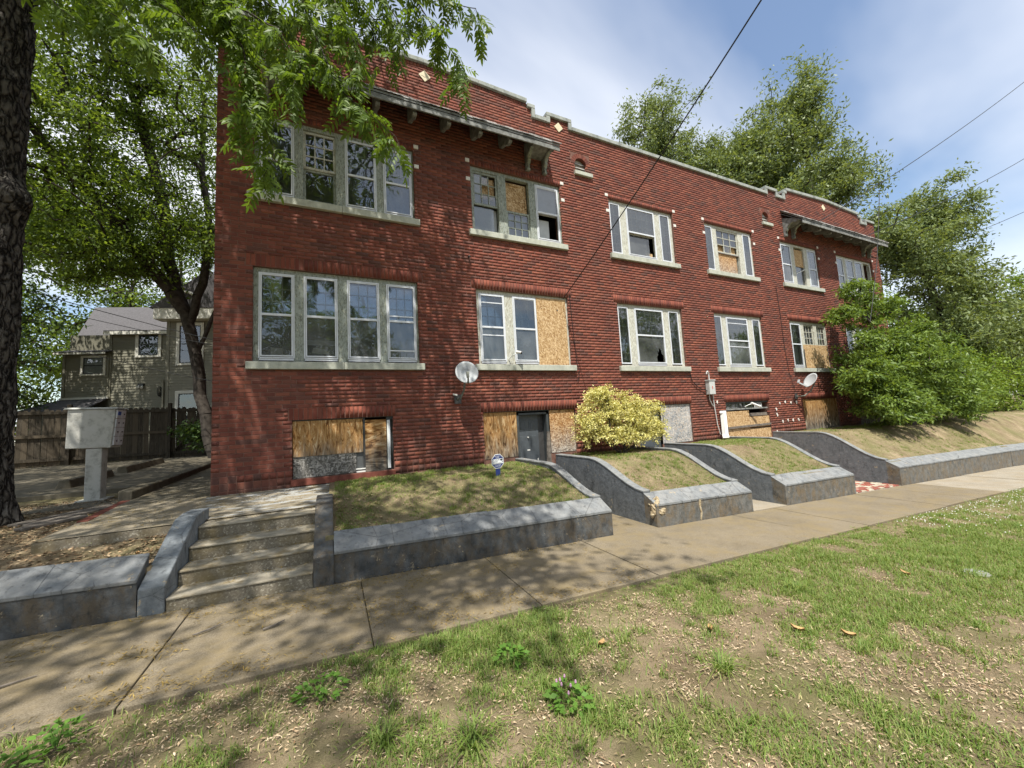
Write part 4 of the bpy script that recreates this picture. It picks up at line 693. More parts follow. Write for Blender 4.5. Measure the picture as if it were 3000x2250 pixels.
MB().box(-3.66, -3.46, 1.42, 1.62, .62, 1.46).build('post', 'mail_metal', mbx, .01); MB().box(-3.74, -3.38, 1.36, 1.70, .606, .63).build('base_plate', 'mail_metal', mbx, .004)
MB().hexa([(-3.90, 1.40, 1.48), (-3.345, 1.40, 1.46), (-3.345, 1.74, 1.46), (-3.90, 1.74, 1.48), (-3.89, 1.40, 2.12), (-3.30, 1.40, 2.11), (-3.30, 1.74, 2.11), (-3.89, 1.74, 2.12)]).build('cabinet', 'mail_metal', mbx, .012)
MB().hexa([(-3.93, 1.37, 2.122), (-3.26, 1.37, 2.112), (-3.26, 1.77, 2.112), (-3.93, 1.77, 2.122), (-3.91, 1.39, 2.15), (-3.28, 1.39, 2.14), (-3.28, 1.75, 2.14), (-3.91, 1.75, 2.15)]).build('lid', 'mail_metal', mbx, .006)
for r_ in range(4):
    for c_ in range(2):
        z0 = 1.50+.152*r_; y0 = 1.425+.157*c_; dx = .045*(z0-1.46)/.65
        d_ = MB().hexa([(-3.345+dx, y0, z0), (-3.325+dx, y0, z0), (-3.325+dx, y0+.148, z0), (-3.345+dx, y0+.148, z0), (-3.335+dx, y0, z0+.143), (-3.315+dx, y0, z0+.143), (-3.315+dx, y0+.148, z0+.143), (-3.335+dx, y0+.148, z0+.143)]).build('mail_door', 'mail_door', mbx, .004)
        if not (r_ == 3 and c_ == 0): MB().tube([(-3.325+dx, y0+.075, z0+.07), (-3.308+dx, y0+.075, z0+.07)], .012, 8).build('lock', 'iron', d_)
        else: MB().hexa([(-3.324+dx, y0+.02, z0+.05), (-3.318+dx, y0+.02, z0+.05), (-3.318+dx, y0+.12, z0+.05), (-3.324+dx, y0+.12, z0+.05), (-3.319+dx, y0+.02, z0+.11), (-3.312+dx, y0+.02, z0+.11), (-3.312+dx, y0+.12, z0+.11), (-3.319+dx, y0+.12, z0+.11)]).build('blue_sticker', 'mail_blue', d_)
# ------------------------------------------------------------------ wooden fence
fn = thing('wooden_fence', 'dark weathered picket fence with dog-eared boards in front of the house', 'fence', (-8.5, 10, .9))
fz = lambda x: .90-.012*(x+5)
fbm_ = None; vs = [(-.068, 0, 0), (.068, 0, 0), (.068, 0, 1.70), (.035, 0, 1.77), (-.035, 0, 1.77), (-.068, 0, 1.70)]; bme = npmesh('board', np.array([(x, .0, z) for x, _, z in vs]+[(x, .02, z) for x, _, z in vs]), [(0, 1, 2, 3, 4, 5), (11, 10, 9, 8, 7, 6)]+[(i, (i+1) % 6, 6+(i+1) % 6, 6+i)[::-1] for i in range(6)])
x_ = -14.0
while x_ < -3.2:
    o = link('board', bme, 'fence_wood', fn); o.location = Vector((x_, 10.04+random.uniform(-.006, .006), fz(x_)-.02+random.uniform(-.03, .03)))-ORG[fn]; o.rotation_euler = (0, random.uniform(-.015, .015), 0); x_ += .145
for z_ in (.12, .86, 1.60): MB().hexa([(-14, 9.98, fz(-14)+z_), (-3.2, 9.98, fz(-3.2)+z_), (-3.2, 10.02, fz(-3.2)+z_), (-14, 10.02, fz(-14)+z_), (-14, 9.98, fz(-14)+z_+.09), (-3.2, 9.98, fz(-3.2)+z_+.09), (-3.2, 10.02, fz(-3.2)+z_+.09), (-14, 10.02, fz(-14)+z_+.09)]).build('rail', 'fence_wood', fn)
for x_ in (-12.6, -10.1, -7.6, -5.08): MB().box(x_-.05, x_+.05, 9.87, 9.97, .6, fz(x_)+1.9).build('post', 'fence_wood', fn, .006)
MB().bar((-4.95, 9.95, 1.15), (-4.3, 9.95, 2.0), .09, .03).build('brace', 'fence_wood', fn)
# ------------------------------------------------------------------ neighbouring house
ha = math.radians(-15.5); hs = thing('clapboard_house', 'olive-grey clapboard house with hipped grey roof behind the fence', 'house', (-7.5, 14, 0), rotz=ha); ORG[hs] = Vector((0, 0, 0))
def siding(par, x0, x1, y, z0, z1, holes=(), nm='wall'):
    w = MB().box(x0, x1, y+.02, y+.12, z0, z1).build(nm, 'siding', par); z = z0; e = .118
    while z < z1-.02:
        segs = [(x0, x1)]
        for a, b, c, d in holes:
            if c < z+e*.5 < d: segs = [s for p, q in segs for s in ((p, min(q, a)), (max(p, b), q)) if s[1]-s[0] > .02]
        for a, b in segs: MB().hexa([(a, y-.012, z), (b, y-.012, z), (b, y+.019, z), (a, y+.019, z), (a, y+.006, min(z+e, z1)), (b, y+.006, min(z+e, z1)), (b, y+.019, min(z+e, z1)), (a, y+.019, min(z+e, z1))]).build('plank', 'siding', w)
        z += e
    return w
siding(hs, -.86, 1.60, 0, .9, 6.15, [(.04, 1.01, 5.07, 6.17)]); siding(hs, -2.45, -.88, -.06, 3.44, 5.28, [(-1.86, -.97, 4.34, 5.18)]); siding(hs, 1.62, 5.2, -.5, .9, 6.5, [(1.88, 2.91, 4.6, 6.42), (1.89, 2.88, .9, 3.52)])
MB().box(-2.45, 5.2, .14, 7.0, .9, 6.1).build('body', 'siding', hs); MB().box(1.62, 5.2, -.38, .13, .9, 6.5).build('body', 'siding', hs); MB().box(-2.45, -.88, .07, .6, 3.44, 5.28).build('body', 'siding', hs)
def hwin(par, x0, x1, z0, z1, y, t=.12, rail=True, cur=False):
    f = MB(); ring(f, x0, x1, y-.05, y-.014, z0, z1, t, t*.7, t); f = f.build('window', 'house_trim', par); MB().box(x0+t, x1-t, y-.02, y+.018, z0+t*.7, z1-t).build('void', 'sign_black' if not cur else 'lace', f)
    s = MB(); ring(s, x0+t, x1-t, y-.034, y-.022, z0+t*.7, z1-t, .035); 
    if rail: s.box(x0+t+.035, x1-t-.035, y-.034, y-.022, (z0+z1)/2-.02, (z0+z1)/2+.02)
    s.build('sash', 'dark_trim', f); P = [(x0+t, y-.024, z0+t*.7), (x1-t, y-.024, z0+t*.7), (x1-t, y-.024, z1-t), (x0+t, y-.024, z1-t)]; MB().quad(*P).build('pane', 'glass', f)
hwin(hs, .04, 1.01, 5.07, 6.17, 0); hwin(hs, -1.86, -.97, 4.34, 5.18, -.06, .09, True, True); hwin(hs, 1.88, 2.91, 4.60, 6.42, -.5); hwin(hs, 1.89, 2.88, 1.2, 3.52, -.5)
for x0, x1, y, z0, z1 in ((-.92, -.82, -.03, .9, 6.15), (1.50, 1.62, -.52, .9, 6.5), (-2.50, -2.40, -.10, 3.44, 5.3)): MB().box(x0, x1, y, y+.1, z0, z1).build('corner_trim', 'siding', hs)
MB().box(-2.5, -.8, -.16, .0, 3.36, 3.44).build('skirt_trim', 'house_trim', hs)
rf = MB(); rf.add([(-3.5, 1.5, 6.05), (1.7, 1.5, 6.05), (1.2, 4.5, 8.65), (-5.0, 4.5, 8.65), (-6.4, 7.5, 6.05), (3.0, 7.5, 6.05)], [(0, 1, 2, 3), (0, 3, 4), (3, 2, 5, 4), (1, 5, 2)]); roof = rf.build('roof', 'shingle', hs)
MB().hexa([(-.95, -.30, 6.15), (1.62, -.30, 6.15), (1.62, 1.7, 6.55), (-.95, 1.7, 6.55), (-.95, -.30, 6.19), (1.62, -.30, 6.19), (1.62, 1.7, 6.62), (-.95, 1.7, 6.62)]).build('shed_roof', 'shingle', roof); MB().box(-.95, 1.6, -.31, -.27, 6.02, 6.15).build('gutter', 'house_trim', roof)
MB().hexa([(-2.65, -.36, 5.27), (-.8, -.36, 5.27), (-.8, .9, 5.62), (-2.3, .9, 5.62), (-2.65, -.36, 5.31), (-.8, -.36, 5.31), (-.8, .9, 5.68), (-2.3, .9, 5.68)]).build('bay_roof', 'shingle', roof); MB().box(-2.62, -.82, -.37, -.33, 5.20, 5.27).build('gutter', 'house_trim', roof)
MB().hexa([(-3.2, -1.3, 2.75), (-.86, -1.3, 2.75), (-.86, -.02, 3.36), (-2.5, -.02, 3.36), (-3.2, -1.3, 2.8), (-.86, -1.3, 2.8), (-.86, -.02, 3.41), (-2.5, -.02, 3.41)]).build('porch_roof', 'shingle', roof)
MB().box(-3.0, -.87, -1.1, -.07, .9, 2.75).build('porch', 'siding', hs); MB().box(1.25, 5.4, -.92, -.4, 6.5, 6.95).build('cornice', 'house_trim', roof)
gb = MB(); gb.add([(1.1, -.95, 6.96), (5.4, -.95, 6.96), (3.25, -.95, 8.6), (1.1, 3, 6.96), (5.4, 3, 6.96), (3.25, 3, 8.6)], [(0, 1, 2), (0, 2, 5, 3), (1, 4, 5, 2)]); gb.build('gable_roof', 'shingle', roof)
MB().tube([(2.45+.45*math.cos(t), -.98, 7.0+.62*math.sin(t)) for t in np.linspace(0, math.pi, 13)], .05, 6).build('gable_arch', 'house_trim', roof)
lt = MB().box(.22, .42, -.10, -.013, 3.84, 3.94).build('wall_light', 'dark_trim', hs); MB().tube([(.26, -.08, 3.84), (.24, -.16, 3.74)], [.03, .05], 8).build('lamp_head', 'dull_white', lt); MB().tube([(.38, -.08, 3.84), (.40, -.16, 3.74)], [.03, .05], 8).build('lamp_head', 'dull_white', lt)
for x in (1.12, 1.46): MB().tube([(x, -.05 if x < 1.4 else -.57, 1.2), (x, -.05 if x < 1.4 else -.57, 4.05)], .03, 8).build('service_pipe', 'siding', hs)
for k in range(5):
    MB().tube([(1.12-.14+.05*math.cos(t)*1.2+.03*k, -.06, 3.6+.22*math.sin(t)-.02*k) for t in np.linspace(0, 6.2, 12)], .008, 5).build('cable_loop', 'cable', hs)
# ------------------------------------------------------------------ things fixed to the brick wall
def dish(name, label, foot, centre, aim, r_, mast, lnb):
    t = thing(name, label, 'satellite dish', foot, 'satellite dishes on the wall'); A = Vector(aim).normalized(); ax = A.cross(Vector((0, 0, 1))).normalized(); ay = ax.cross(A); c = Vector(centre); vs, n, m_ = [], 28, 6
    for s_, o_ in ((1, 0), (-1, -.008)):
        for i in range(m_+1):
            q = i/m_
            for k in range(n): a = 2*math.pi*k/n; vs.append(c+ax*(r_*q*math.cos(a))+ay*(r_*1.04*q*math.sin(a))+A*(.055*q*q+o_))
    N = (m_+1)*n; fs = [(i*n+k, i*n+(k+1) % n, (i+1)*n+(k+1) % n, (i+1)*n+k) for i in range(m_) for k in range(n)]; fs += [tuple(N+j for j in f[::-1]) for f in fs]; fs += [(m_*n+k, m_*n+(k+1) % n, N+m_*n+(k+1) % n, N+m_*n+k) for k in range(n)]
    d = MB().add(vs, fs).build('reflector', 'dish_grey', t, smooth=True); MB().tube(mast, .02, 8).build('mast', 'bracket_olive', t); f = Vector(foot); MB().box(f.x-.07, f.x+.07, f.y-.02, f.y-.008, f.z-.09, f.z+.09).build('wall_plate', 'iron', t, .003)
    p0 = c-ay*r_*.98+A*.05; p1 = Vector(lnb); MB().bar(p0, p1, .03, .045).build('feed_arm', 'bracket_olive' if name == 'satellite_dish' and r_ > .2 and foot[0] < 5 else 'dish_grey', t); MB().bar(p1-A*.02+ay*-.01, p1+ay*.10-A*.01, .055, .045).build('receiver', 'bracket_olive' if foot[0] < 5 else 'dish_grey', t, .006); MB().bar(c-A*.03, c-A*.10, .10, .12).build('rear_bracket', 'iron', t)
    return t, d, c, A, ax, ay
t_, d_, c, A, ax, ay = dish('satellite_dish', 'round grey satellite dish facing the street between the lower windows', (2.30, -.008, 2.02), (2.40, -.32, 2.50), (-.10, -1, .32), .225, [(2.30, -.03, 2.02), (2.31, -.17, 2.03), (2.37, -.22, 2.18), (2.40, -.25, 2.46)], (2.33, -.62, 2.40))
for P in ([(-.07, .07), (-.035, .07), (-.005, .10), (-.035, .13), (-.07, .13), (-.055, .10)], [(.0, .07), (.07, .07), (.07, .13), (.05, .13), (.02, .10)]):
    MB().add([c+ax*(-a)+ay*b+A*(.012+.055*((a*a+b*b)/.0506)) for a, b in P], [tuple(range(len(P)))]).build('faded_logo', 'dish_mark', d_)
MB().bar((2.20, -.03, 2.12), (2.28, -.06, 2.10), .03, .03).build('clip', 'dull_white', t_)
dish('satellite_dish', 'pale satellite dish seen edge-on beside the big green shrub', (13.72, -.008, 1.80), (14.02, -.36, 2.27), (-.75, .30, .5), .245, [(13.72, -.03, 1.80), (13.80, -.22, 1.80), (14.0, -.32, 1.95), (14.12, -.38, 2.16)], (13.46, -.25, 2.24))
bx = thing('electrical_box', 'grey electrical disconnect box on the wall with hooked conduit above', 'electrical box', (9.62, -.008, 1.95))
MB().box(9.50, 9.73, -.14, -.010, 1.95, 2.33).build('case', 'box_grey', bx, .008); MB().box(9.485, 9.745, -.155, -.010, 2.332, 2.36).build('cap', 'box_grey', bx, .004); MB().box(9.60, 9.625, -.1435, -.141, 2.10, 2.18).build('red_mark', 'red_print', bx)
MB().tube([(9.60, -.07, 2.36), (9.60, -.07, 2.50), (9.585, -.08, 2.57), (9.54, -.09, 2.60), (9.50, -.09, 2.57), (9.49, -.09, 2.52)], .017, 8).build('conduit_hook', 'box_grey', bx)
MB().tube([(9.56, -.06, 1.95), (9.57, -.05, 1.80), (9.66, -.04, 1.66), (9.72, -.03, 1.62)], .012, 6).build('cable_tail', 'box_grey', bx); MB().tube([(9.70, -.06, 1.95), (9.73, -.05, 1.6), (9.78, -.05, 1.1), (9.84, -.06, .84), (9.90, -.10, .80)], .013, 6).build('ground_conduit', 'box_grey', bx)
top(MB().tube([(8.90, -.03, 2.72), (8.96, -.03, 2.35), (9.15, -.03, 2.18), (9.35, -.03, 2.10), (9.5, -.05, 2.06)], .010, 6), 'wall_cable', 'cable', 'black cable drooping from the window sill to the electrical box', 'cable')
top(MB().tube([(5.14, -.025, 4.4), (5.18, -.02, 3.5), (5.22, -.02, 2.8), (5.24, -.075, 2.6), (5.22, -.03, 2.4), (5.17, -.02, 2.33)], .007, 5), 'wall_cable', 'cable', 'thin dark cable hanging beside the plain board window', 'cable')
top(MB().tube([(13.35, -.02, 5.45), (13.40, -.02, 4.6), (13.42, -.02, 3.4), (13.5, -.02, 2.6), (13.7, -.03, 1.95)], .007, 5), 'wall_cable', 'cable', 'thin dark cable running down the brick to the far dish', 'cable')
dp = thing('gutter_piece', 'white broken gutter downspout leaning on the wall by the third entrance', 'downspout', (9.86, -.2, .72)); MB().bar((9.80, -.24, .78), (10.02, -.08, 1.42), .14, .08).build('pipe', 'white_pvc', dp, .008)
for o_ in (-.045, 0, .045): MB().bar((9.80+o_, -.285, .80), (10.02+o_, -.125, 1.40), .012, .012).build('rib', 'white_pvc', dp)
MB().bar((9.77, -.27, .72), (9.81, -.23, .80), .16, .10).build('crumpled_end', 'dull_white', dp, .01); MB().bar((10.0, -.09, 1.39), (10.035, -.07, 1.45), .155, .095).build('collar', 'white_pvc', dp, .006)
def camera_thing(label, p, q, foot, col_):
    t = thing('security_camera', label, 'camera', foot, 'security cameras on the windows'); MB().tube([p, q], .028, 12).build('body', col_, t); P, Q = Vector(p), Vector(q); d = (Q-P).normalized(); MB().tube([Q-d*.015, Q+d*.012], [.036, .036], 12).build('hood', 'sign_black' if col_ != 'white_pvc' else 'white_pvc', t); MB().tube([foot, (Vector(foot)+P)/2+Vector((0, -.02, 0)), P+d*.05], .011, 8).build('arm', 'white_pvc', t)
camera_thing('small black and white security camera on the lower window post', (3.60, -.14, 2.99), (3.70, -.19, 2.965), (3.50, .04, 2.86), 'dull_white'); camera_thing('white security camera over the boarded third entrance', (11.28, -.10, 1.66), (11.52, -.18, 1.55), (11.16, .03, 1.56), 'white_pvc')
top(MB().tube([(2.67, .02, 5.02), (2.67, -.05, 5.02), (2.69, -.06, 5.0)], .018, 8), 'wall_pipe_stub', 'iron', 'short dark pipe stub poking from the brick between the storeys', 'pipe')
# ------------------------------------------------------------------ yard sign
sp = (2.50, -1.42); sg0 = float(terrace(*sp)); sg = thing('yard_sign', 'blue and white octagonal security sign on a stake in the lawn', 'sign', (sp[0], sp[1], sg0))
def octo(r_): return [(r_*math.cos(math.pi/8+k*math.pi/4), r_*1.06*math.sin(math.pi/8+k*math.pi/4)) for k in range(8)]
SCX, SCY, SCZ = sp[0], sp[1]-.01, sg0+.20; tl = math.radians(9)
def onsign(P, y): return [(SCX+a*math.cos(tl), SCY+y-a*math.sin(tl)*.0, SCZ+b+a*math.sin(tl)*.35) for a, b in P]
def splate(P, y0, y1, nm, mat): F_, B_ = onsign(P, y0), onsign(P, y1); n = len(P); MB().add(F_+B_, [tuple(range(n))[::-1], tuple(range(n, 2*n))]+[(i, (i+1) % n, n+(i+1) % n, n+i)[::-1] for i in range(n)]).build(nm, mat, sg)
splate(octo(.118), 0, .006, 'rim', 'sign_white'); splate(octo(.108), -.002, -.0005, 'panel', 'sign_blue'); splate([(-.095, -.042), (.095, -.042), (.095, .040), (-.095, .040)], -.0035, -.0025, 'white_band', 'sign_white'); MB().box(SCX-.04, SCX+.04, SCY+.007, SCY+.014, sg0-.1, SCZ-.02).build('stake', 'sign_blue', sg)
def text(par, body, size, x, y, z, mat, nm='lettering', sx=1.0):
    cu = bpy.data.curves.new('t', 'FONT'); cu.body = body; cu.size = size; cu.align_x = 'CENTER'; cu.align_y = 'CENTER'; cu.extrude = .0004; o = bpy.data.objects.new('t', cu); COL.objects.link(o); dg = bpy.context.evaluated_depsgraph_get(); me = bpy.data.meshes.new_from_object(o.evaluated_get(dg)); bpy.data.objects.remove(o)
    V = np.zeros(len(me.vertices)*3, np.float32); me.vertices.foreach_get('co', V); V = V.reshape(-1, 3); W = np.stack([V[:, 0]*sx+x, y-V[:, 2], V[:, 1]+z+(V[:, 0]*sx+x-SCX)*math.sin(tl)*.35], 1)-np.array(ORG[par], np.float32); me.vertices.foreach_set('co', W.ravel().astype(np.float32)); me.update(); link(nm, me, mat, par)
text(sg, 'SECURITY', .024, SCX, SCY-.003, SCZ+.080, 'sign_white'); text(sg, 'ALERT', .022, SCX, SCY-.003, SCZ+.057, 'sign_white'); text(sg, '24 HOUR', .030, SCX-.035, SCY-.0045, SCZ+.023, 'sign_black'); text(sg, 'VIDEO', .030, SCX-.047, SCY-.0045, SCZ-.005, 'sign_black'); text(sg, 'SURVEILLANCE', .022, SCX-.008, SCY-.0045, SCZ-.032, 'sign_black'); text(sg, 'ALL ACTIVITIES', .016, SCX, SCY-.003, SCZ-.060, 'sign_white'); text(sg, 'MONITORED', .016, SCX, SCY-.003, SCZ-.080, 'sign_white')
splate([(.035, .025), (.085, .036), (.090, .015), (.060, .006), (.040, .012)], -.0045, -.0037, 'camera_icon', 'sign_black'); splate([(.066, .006), (.074, .006), (.094, -.02), (.088, -.024)], -.0045, -.0037, 'camera_icon', 'sign_black')
# ------------------------------------------------------------------ overhead wires
def wire(label, pts, r_=.012):
    P = [Vector(p) for p in pts]; out = []
    for a, b in zip(P[:-1], P[1:]):
        for i in range(13): t = i/13; s_ = (b-a).length*.012*4*t*(1-t); out.append(a.lerp(b, t)-Vector((0, 0, s_)))
    out.append(P[-1]); top(MB().tube(out, r_, 6), 'overhead_wire', 'cable', label, 'wire', group='overhead wires')
wire('thick black wire dropping steeply across the middle of the facade', [(4.95, -.03, 4.30), (4.79, -5.0, 6.47), (4.7, -7.2, 7.5)], .010)
wire('overhead wire from the right edge to the far canopy, highest of the right wires', [(14.96, -.1, 7.51), (28.81, -3.0, 15.6), (36, -4.5, 19.8)], .014)
wire('second overhead wire at right, ending on the brick below the far canopy', [(17.62, -.1, 7.43), (32.54, -2.0, 13.5), (40, -2.95, 16.5)], .014)
wire('lowest overhead wire at right, running in front of the far trees', [(26, 5, 8.0), (36.5, -1.0, 11.9), (44, -5.3, 14.7)], .014)
wire('cable hanging straight down at the far brick corner into the shrub', [(17.4, -1.5, 8.8), (16.4, -1.5, 6.0), (15.4, -1.5, 4.0)], .010)
wire('upper thin service wire crossing in front of the clapboard house', [(-12, 9.0, 7.6), (-3.0, 6.0, 4.3), (-1.7, 5.6, 4.1)], .010); wire('middle thin service wire crossing in front of the clapboard house', [(-12, 9.0, 7.0), (-3.0, 6.0, 4.15), (-1.7, 5.6, 3.95)], .008); wire('lowest thin service wire crossing in front of the clapboard house', [(-12, 9.0, 6.3), (-6.2, 7.5, 4.1), (-2.5, 6.0, 3.0)], .008)
# ------------------------------------------------------------------ utility lid
uz = float(ground(5.85, -5.7)); top(MB().tube([(5.85, -5.7, uz-.03), (5.85, -5.7, uz+.008), (5.85, -5.7, uz+.016)], [.10, .10, .09], 24), 'utility_lid', 'lid', 'round pale utility lid set in the grass strip', 'lid')

# ================================================================== vegetation
def unit(v): return v/np.maximum(np.linalg.norm(v, axis=-1, keepdims=True), 1e-9)
def leaf_mesh(name, P, D, L, W, up=.6, fold=.0):
    n = len(P); D = unit(D); N = unit(rng.normal(0, 1, (n, 3))*(1-up)+np.array([0, 0, up])+1e-6); S = unit(np.cross(D, N)); L = np.asarray(L).reshape(-1, 1)*np.ones((n, 1)); W = np.asarray(W).reshape(-1, 1)*np.ones((n, 1)); N2 = np.cross(S, D)
    V = np.stack([P, P+D*L*.42+S*W*.5+N2*W*.12, P+D*L-N2*L*.10, P+D*L*.42-S*W*.5+N2*W*.12], 1).reshape(-1, 3); Fq = np.arange(4*n).reshape(-1, 4); return npmesh(name, V, Fq, rng.random(n))
def tubes_mesh(name, segs, sides=5):          # segs: (p,q,rp,rq)
    p = np.array([s[0] for s in segs]); q = np.array([s[1] for s in segs]); rp = np.array([s[2] for s in segs]); rq = np.array([s[3] for s in segs]); d = unit(q-p); ref = np.where(np.abs(d[:, 2:3]) < .9, np.array([[0, 0, 1.]]), np.array([[1., 0, 0]])); a = unit(np.cross(d, ref)); b = np.cross(d, a); ang = np.arange(sides)*2*math.pi/sides
    ring_ = a[:, None]*np.cos(ang)[None, :, None]+b[:, None]*np.sin(ang)[None, :, None]; V = np.concatenate([p[:, None]+ring_*rp[:, None, None], q[:, None]+ring_*rq[:, None, None]], 1); k = np.arange(sides); f = np.stack([k, (k+1) % sides, sides+(k+1) % sides, sides+k], 1)
    return npmesh(name, V.reshape(-1, 3), (np.arange(len(segs))[:, None, None]*2*sides+f).reshape(-1, 4), None, True)
def grow(stems, blobs, ntips, seed, rtip=.012, keep=None, arch=.12, shell=.55):
    R = np.random.default_rng(seed); nodes, par = [], []
    for st_ in stems:
        prev = -1
        if nodes and len(st_) and isinstance(st_[0], int): prev = st_[0]; st_ = st_[1:]
        last = None
        for p in st_:
            p = np.array(p, float)
            if last is not None:
                for t in (.33, .67): nodes.append(last+(p-last)*t+R.normal(0, .02, 3)*np.linalg.norm(p-last)); par.append(prev); prev = len(nodes)-1
            nodes.append(p); par.append(prev); prev = len(nodes)-1; last = p
    nst = len(nodes); wts = np.array([b[2] if len(b) > 2 else np.prod(b[1])**.66 for b in blobs]); wts = wts/wts.sum(); tips = []
    while len(tips) < ntips:
        b = blobs[R.choice(len(blobs), p=wts)]; v = unit(R.normal(0, 1, 3))*(shell+(1-shell)*R.random())**(1 if R.random() < .7 else 2.2); p = np.array(b[0])+v*np.array(b[1])
        if keep is None or keep(p): tips.append(p)
    tips = np.array(tips); base = np.array(nodes[:nst]); d0 = np.min(np.linalg.norm(tips[:, None]-base[None], axis=2), axis=1); tips = tips[np.argsort(d0)]; tipidx = []
    NA = np.array(nodes)
    for t in tips:
        v = t-NA; dist = np.linalg.norm(v, axis=1); cost = dist+np.where(v[:, 2] < 0, -v[:, 2]*.8, 0)+np.where(dist < .2, 9, 0); cost[:max(1, nst//6)] += 2.0; j = int(np.argmin(cost)); a = NA[j]; L = np.linalg.norm(t-a); pr = j; new = []
        for s_ in (.34, .68, 1.0): q = a+(t-a)*s_+np.array([0, 0, arch*L*4*s_*(1-s_)])+R.normal(0, .035, 3)*L*(s_ < 1); nodes.append(q); par.append(pr); pr = len(nodes)-1; new.append(q)
        NA = np.vstack([NA, new]); tipidx.append(pr)
    cnt = np.zeros(len(nodes)); 
    for i in tipidx: cnt[i] = 1
    for i in range(len(nodes)-1, -1, -1):
        if par[i] >= 0: cnt[par[i]] += cnt[i]
    rad = rtip*np.maximum(cnt, 1)**.46; segs = [(nodes[par[i]], nodes[i], max(rad[i], rad[par[i]]*.82) if par[i] >= 0 else 0, rad[i]) for i in range(len(nodes)) if par[i] >= 0]
    return np.array([nodes[i] for i in tipidx]), np.array([nodes[i]-nodes[par[i]] for i in tipidx]), segs
def clump(tips, dirs, per, rad, R, flat=.6, droop=.25, along=0):
    n = len(tips)*per; P = np.repeat(tips, per, 0)-np.repeat(unit(dirs), per, 0)*(R.random((n, 1))-.25)*along+R.normal(0, 1, (n, 3))*np.array([rad, rad, rad*flat]); D = unit(np.repeat(unit(dirs), per, 0)*.5+R.normal(0, .8, (n, 3))+np.array([0, 0, -droop])); return P, D
def tree(name, label, cat, stems, blobs, ntips, per, rad, L, W, leaf, seed, rtip=.012, group=None, barkm='bark_thin', keep=None, flat=.6, up=.55, arch=.12, droop=.25, along=0, shell=.55):
    base = np.array(stems[0][0], float); t = thing(name, label, cat, tuple(base), group); R = np.random.default_rng(seed+99); tips, dirs, segs = grow(stems, blobs, ntips, seed, rtip, keep, arch, shell)
    off = base; segs = [(a-off, b-off, r0, r1) for a, b, r0, r1 in segs]; link('trunk', tubes_mesh('trunk', segs, 6), barkm, t); P, D = clump(tips, dirs, per, rad, R, flat, droop, along); lv = L*R.uniform(.65, 1.25, len(P)); link('crown', leaf_mesh('crown', P-off, D, lv, lv*W/L, up), leaf, t); return t
# ---- foreground street tree
TB = np.array([-4.11, -.15, .50])
ptree = thing('street_tree', 'big dark-barked tree at the left edge with pinnate leaves hanging overhead', 'tree', tuple(TB))
zz = np.linspace(-.25, 9.2, 260); th = np.linspace(0, 2*math.pi, 96, endpoint=False); Z, T = np.meshgrid(zz, th, indexing='ij'); Rb = .345-.012*Z+.16*np.exp(-np.maximum(Z, 0)*3.2)*(1+.35*np.sin(T*5+.7)); lump = .16*np.exp(-((Z-4.35)/.22)**2)*np.maximum(np.cos(T-math.radians(-25)), 0)**4
u_, v_ = T*Rb.mean()*9.5, Z*2.4; rid = 1-np.abs(2*fbm(u_+1.1*fbm(u_*.7, v_, 21), v_, 22, 3)-1); Rr = Rb+lump+.075*(rid-.6)+.03*(fbm(u_*3.5, v_*3.0, 5)-.5); cxx = .06*Z*.18+.015*np.sin(Z*.9)
V = np.stack([cxx+Rr*np.cos(T), .02*np.sin(Z*.7)+Rr*np.sin(T), Z], -1).reshape(-1, 3); n_ = 96; i_ = np.arange(259)[:, None]*n_; k_ = np.arange(n_); Fq = np.stack([i_+k_, i_+(k_+1) % n_, i_+n_+(k_+1) % n_, i_+n_+k_], -1).reshape(-1, 4); link('trunk', npmesh('trunk', V, Fq, None, True), 'bark', ptree)
def in_view(p, m_=14): x, y, w = project(p); return bool(w > .1 and -m_ < x < 1024+m_ and -m_ < y < 768+m_)
SUNV = np.array(SUN)
def keep_over(p):
    if p[0] > 2.3: return False
    for q in ((.3, -3.1, 5.8), (-.8, -2.5, 5.6), (1.3, -3.2, 6.4)):  # crown thinned along these sun rays so the hanging fronds are lit
        d = np.asarray(p)-np.array(q); d = d-SUNV*(d@SUNV)
        if np.linalg.norm(d) < 1.0 and vnoise(p[0]*2.1, p[1]*2.1, 77) > .3: return False
    if np.linalg.norm(np.asarray(p)-C0) < 4.4: return False
    x, y, w = project(p); return not (w > .1 and -25 < x < 1050 and y > -22 and y < 800) or (y < 26 and 20 < x < 470 and w > 3.5)
topn = TB+np.array([.12, .0, 8.9])
ostems = [[tuple(topn), (-3.6, -1.6, 10.6), (-2.6, -4.0, 11.6), (-1.8, -6.6, 11.8)], [tuple(topn), (-4.8, -1.8, 10.4), (-6.4, -4.2, 11.2)], [tuple(topn), (-3.0, .3, 10.6), (-1.2, -.8, 11.6), (.6, -1.8, 11.9)], [tuple(topn), (-4.6, .9, 11.2), (-5.2, 2.0, 12.6)]]
tips, dirs, segs = grow(ostems, [((-3.0, -4.2, 10.8), (5.4, 6.4, 3.2)), ((-.8, -2.4, 10.4), (3.0, 3.0, 2.3)), ((-1.0, -7.0, 10.2), (3.2, 3.0, 2.4)), ((-5.5, -2, 10.5), (3.5, 4, 3)), ((-6.5, -.2, 11), (4, 3.6, 2.4)), ((-9.5, 1.5, 11), (3.5, 4, 2.6)), ((-3.2, .4, 10.6), (2.4, 2.2, 1.8))], 600, 5, .011, keep_over, .1, .35)  # unseen crown lobes overhead, some added to shade the pad and side wall
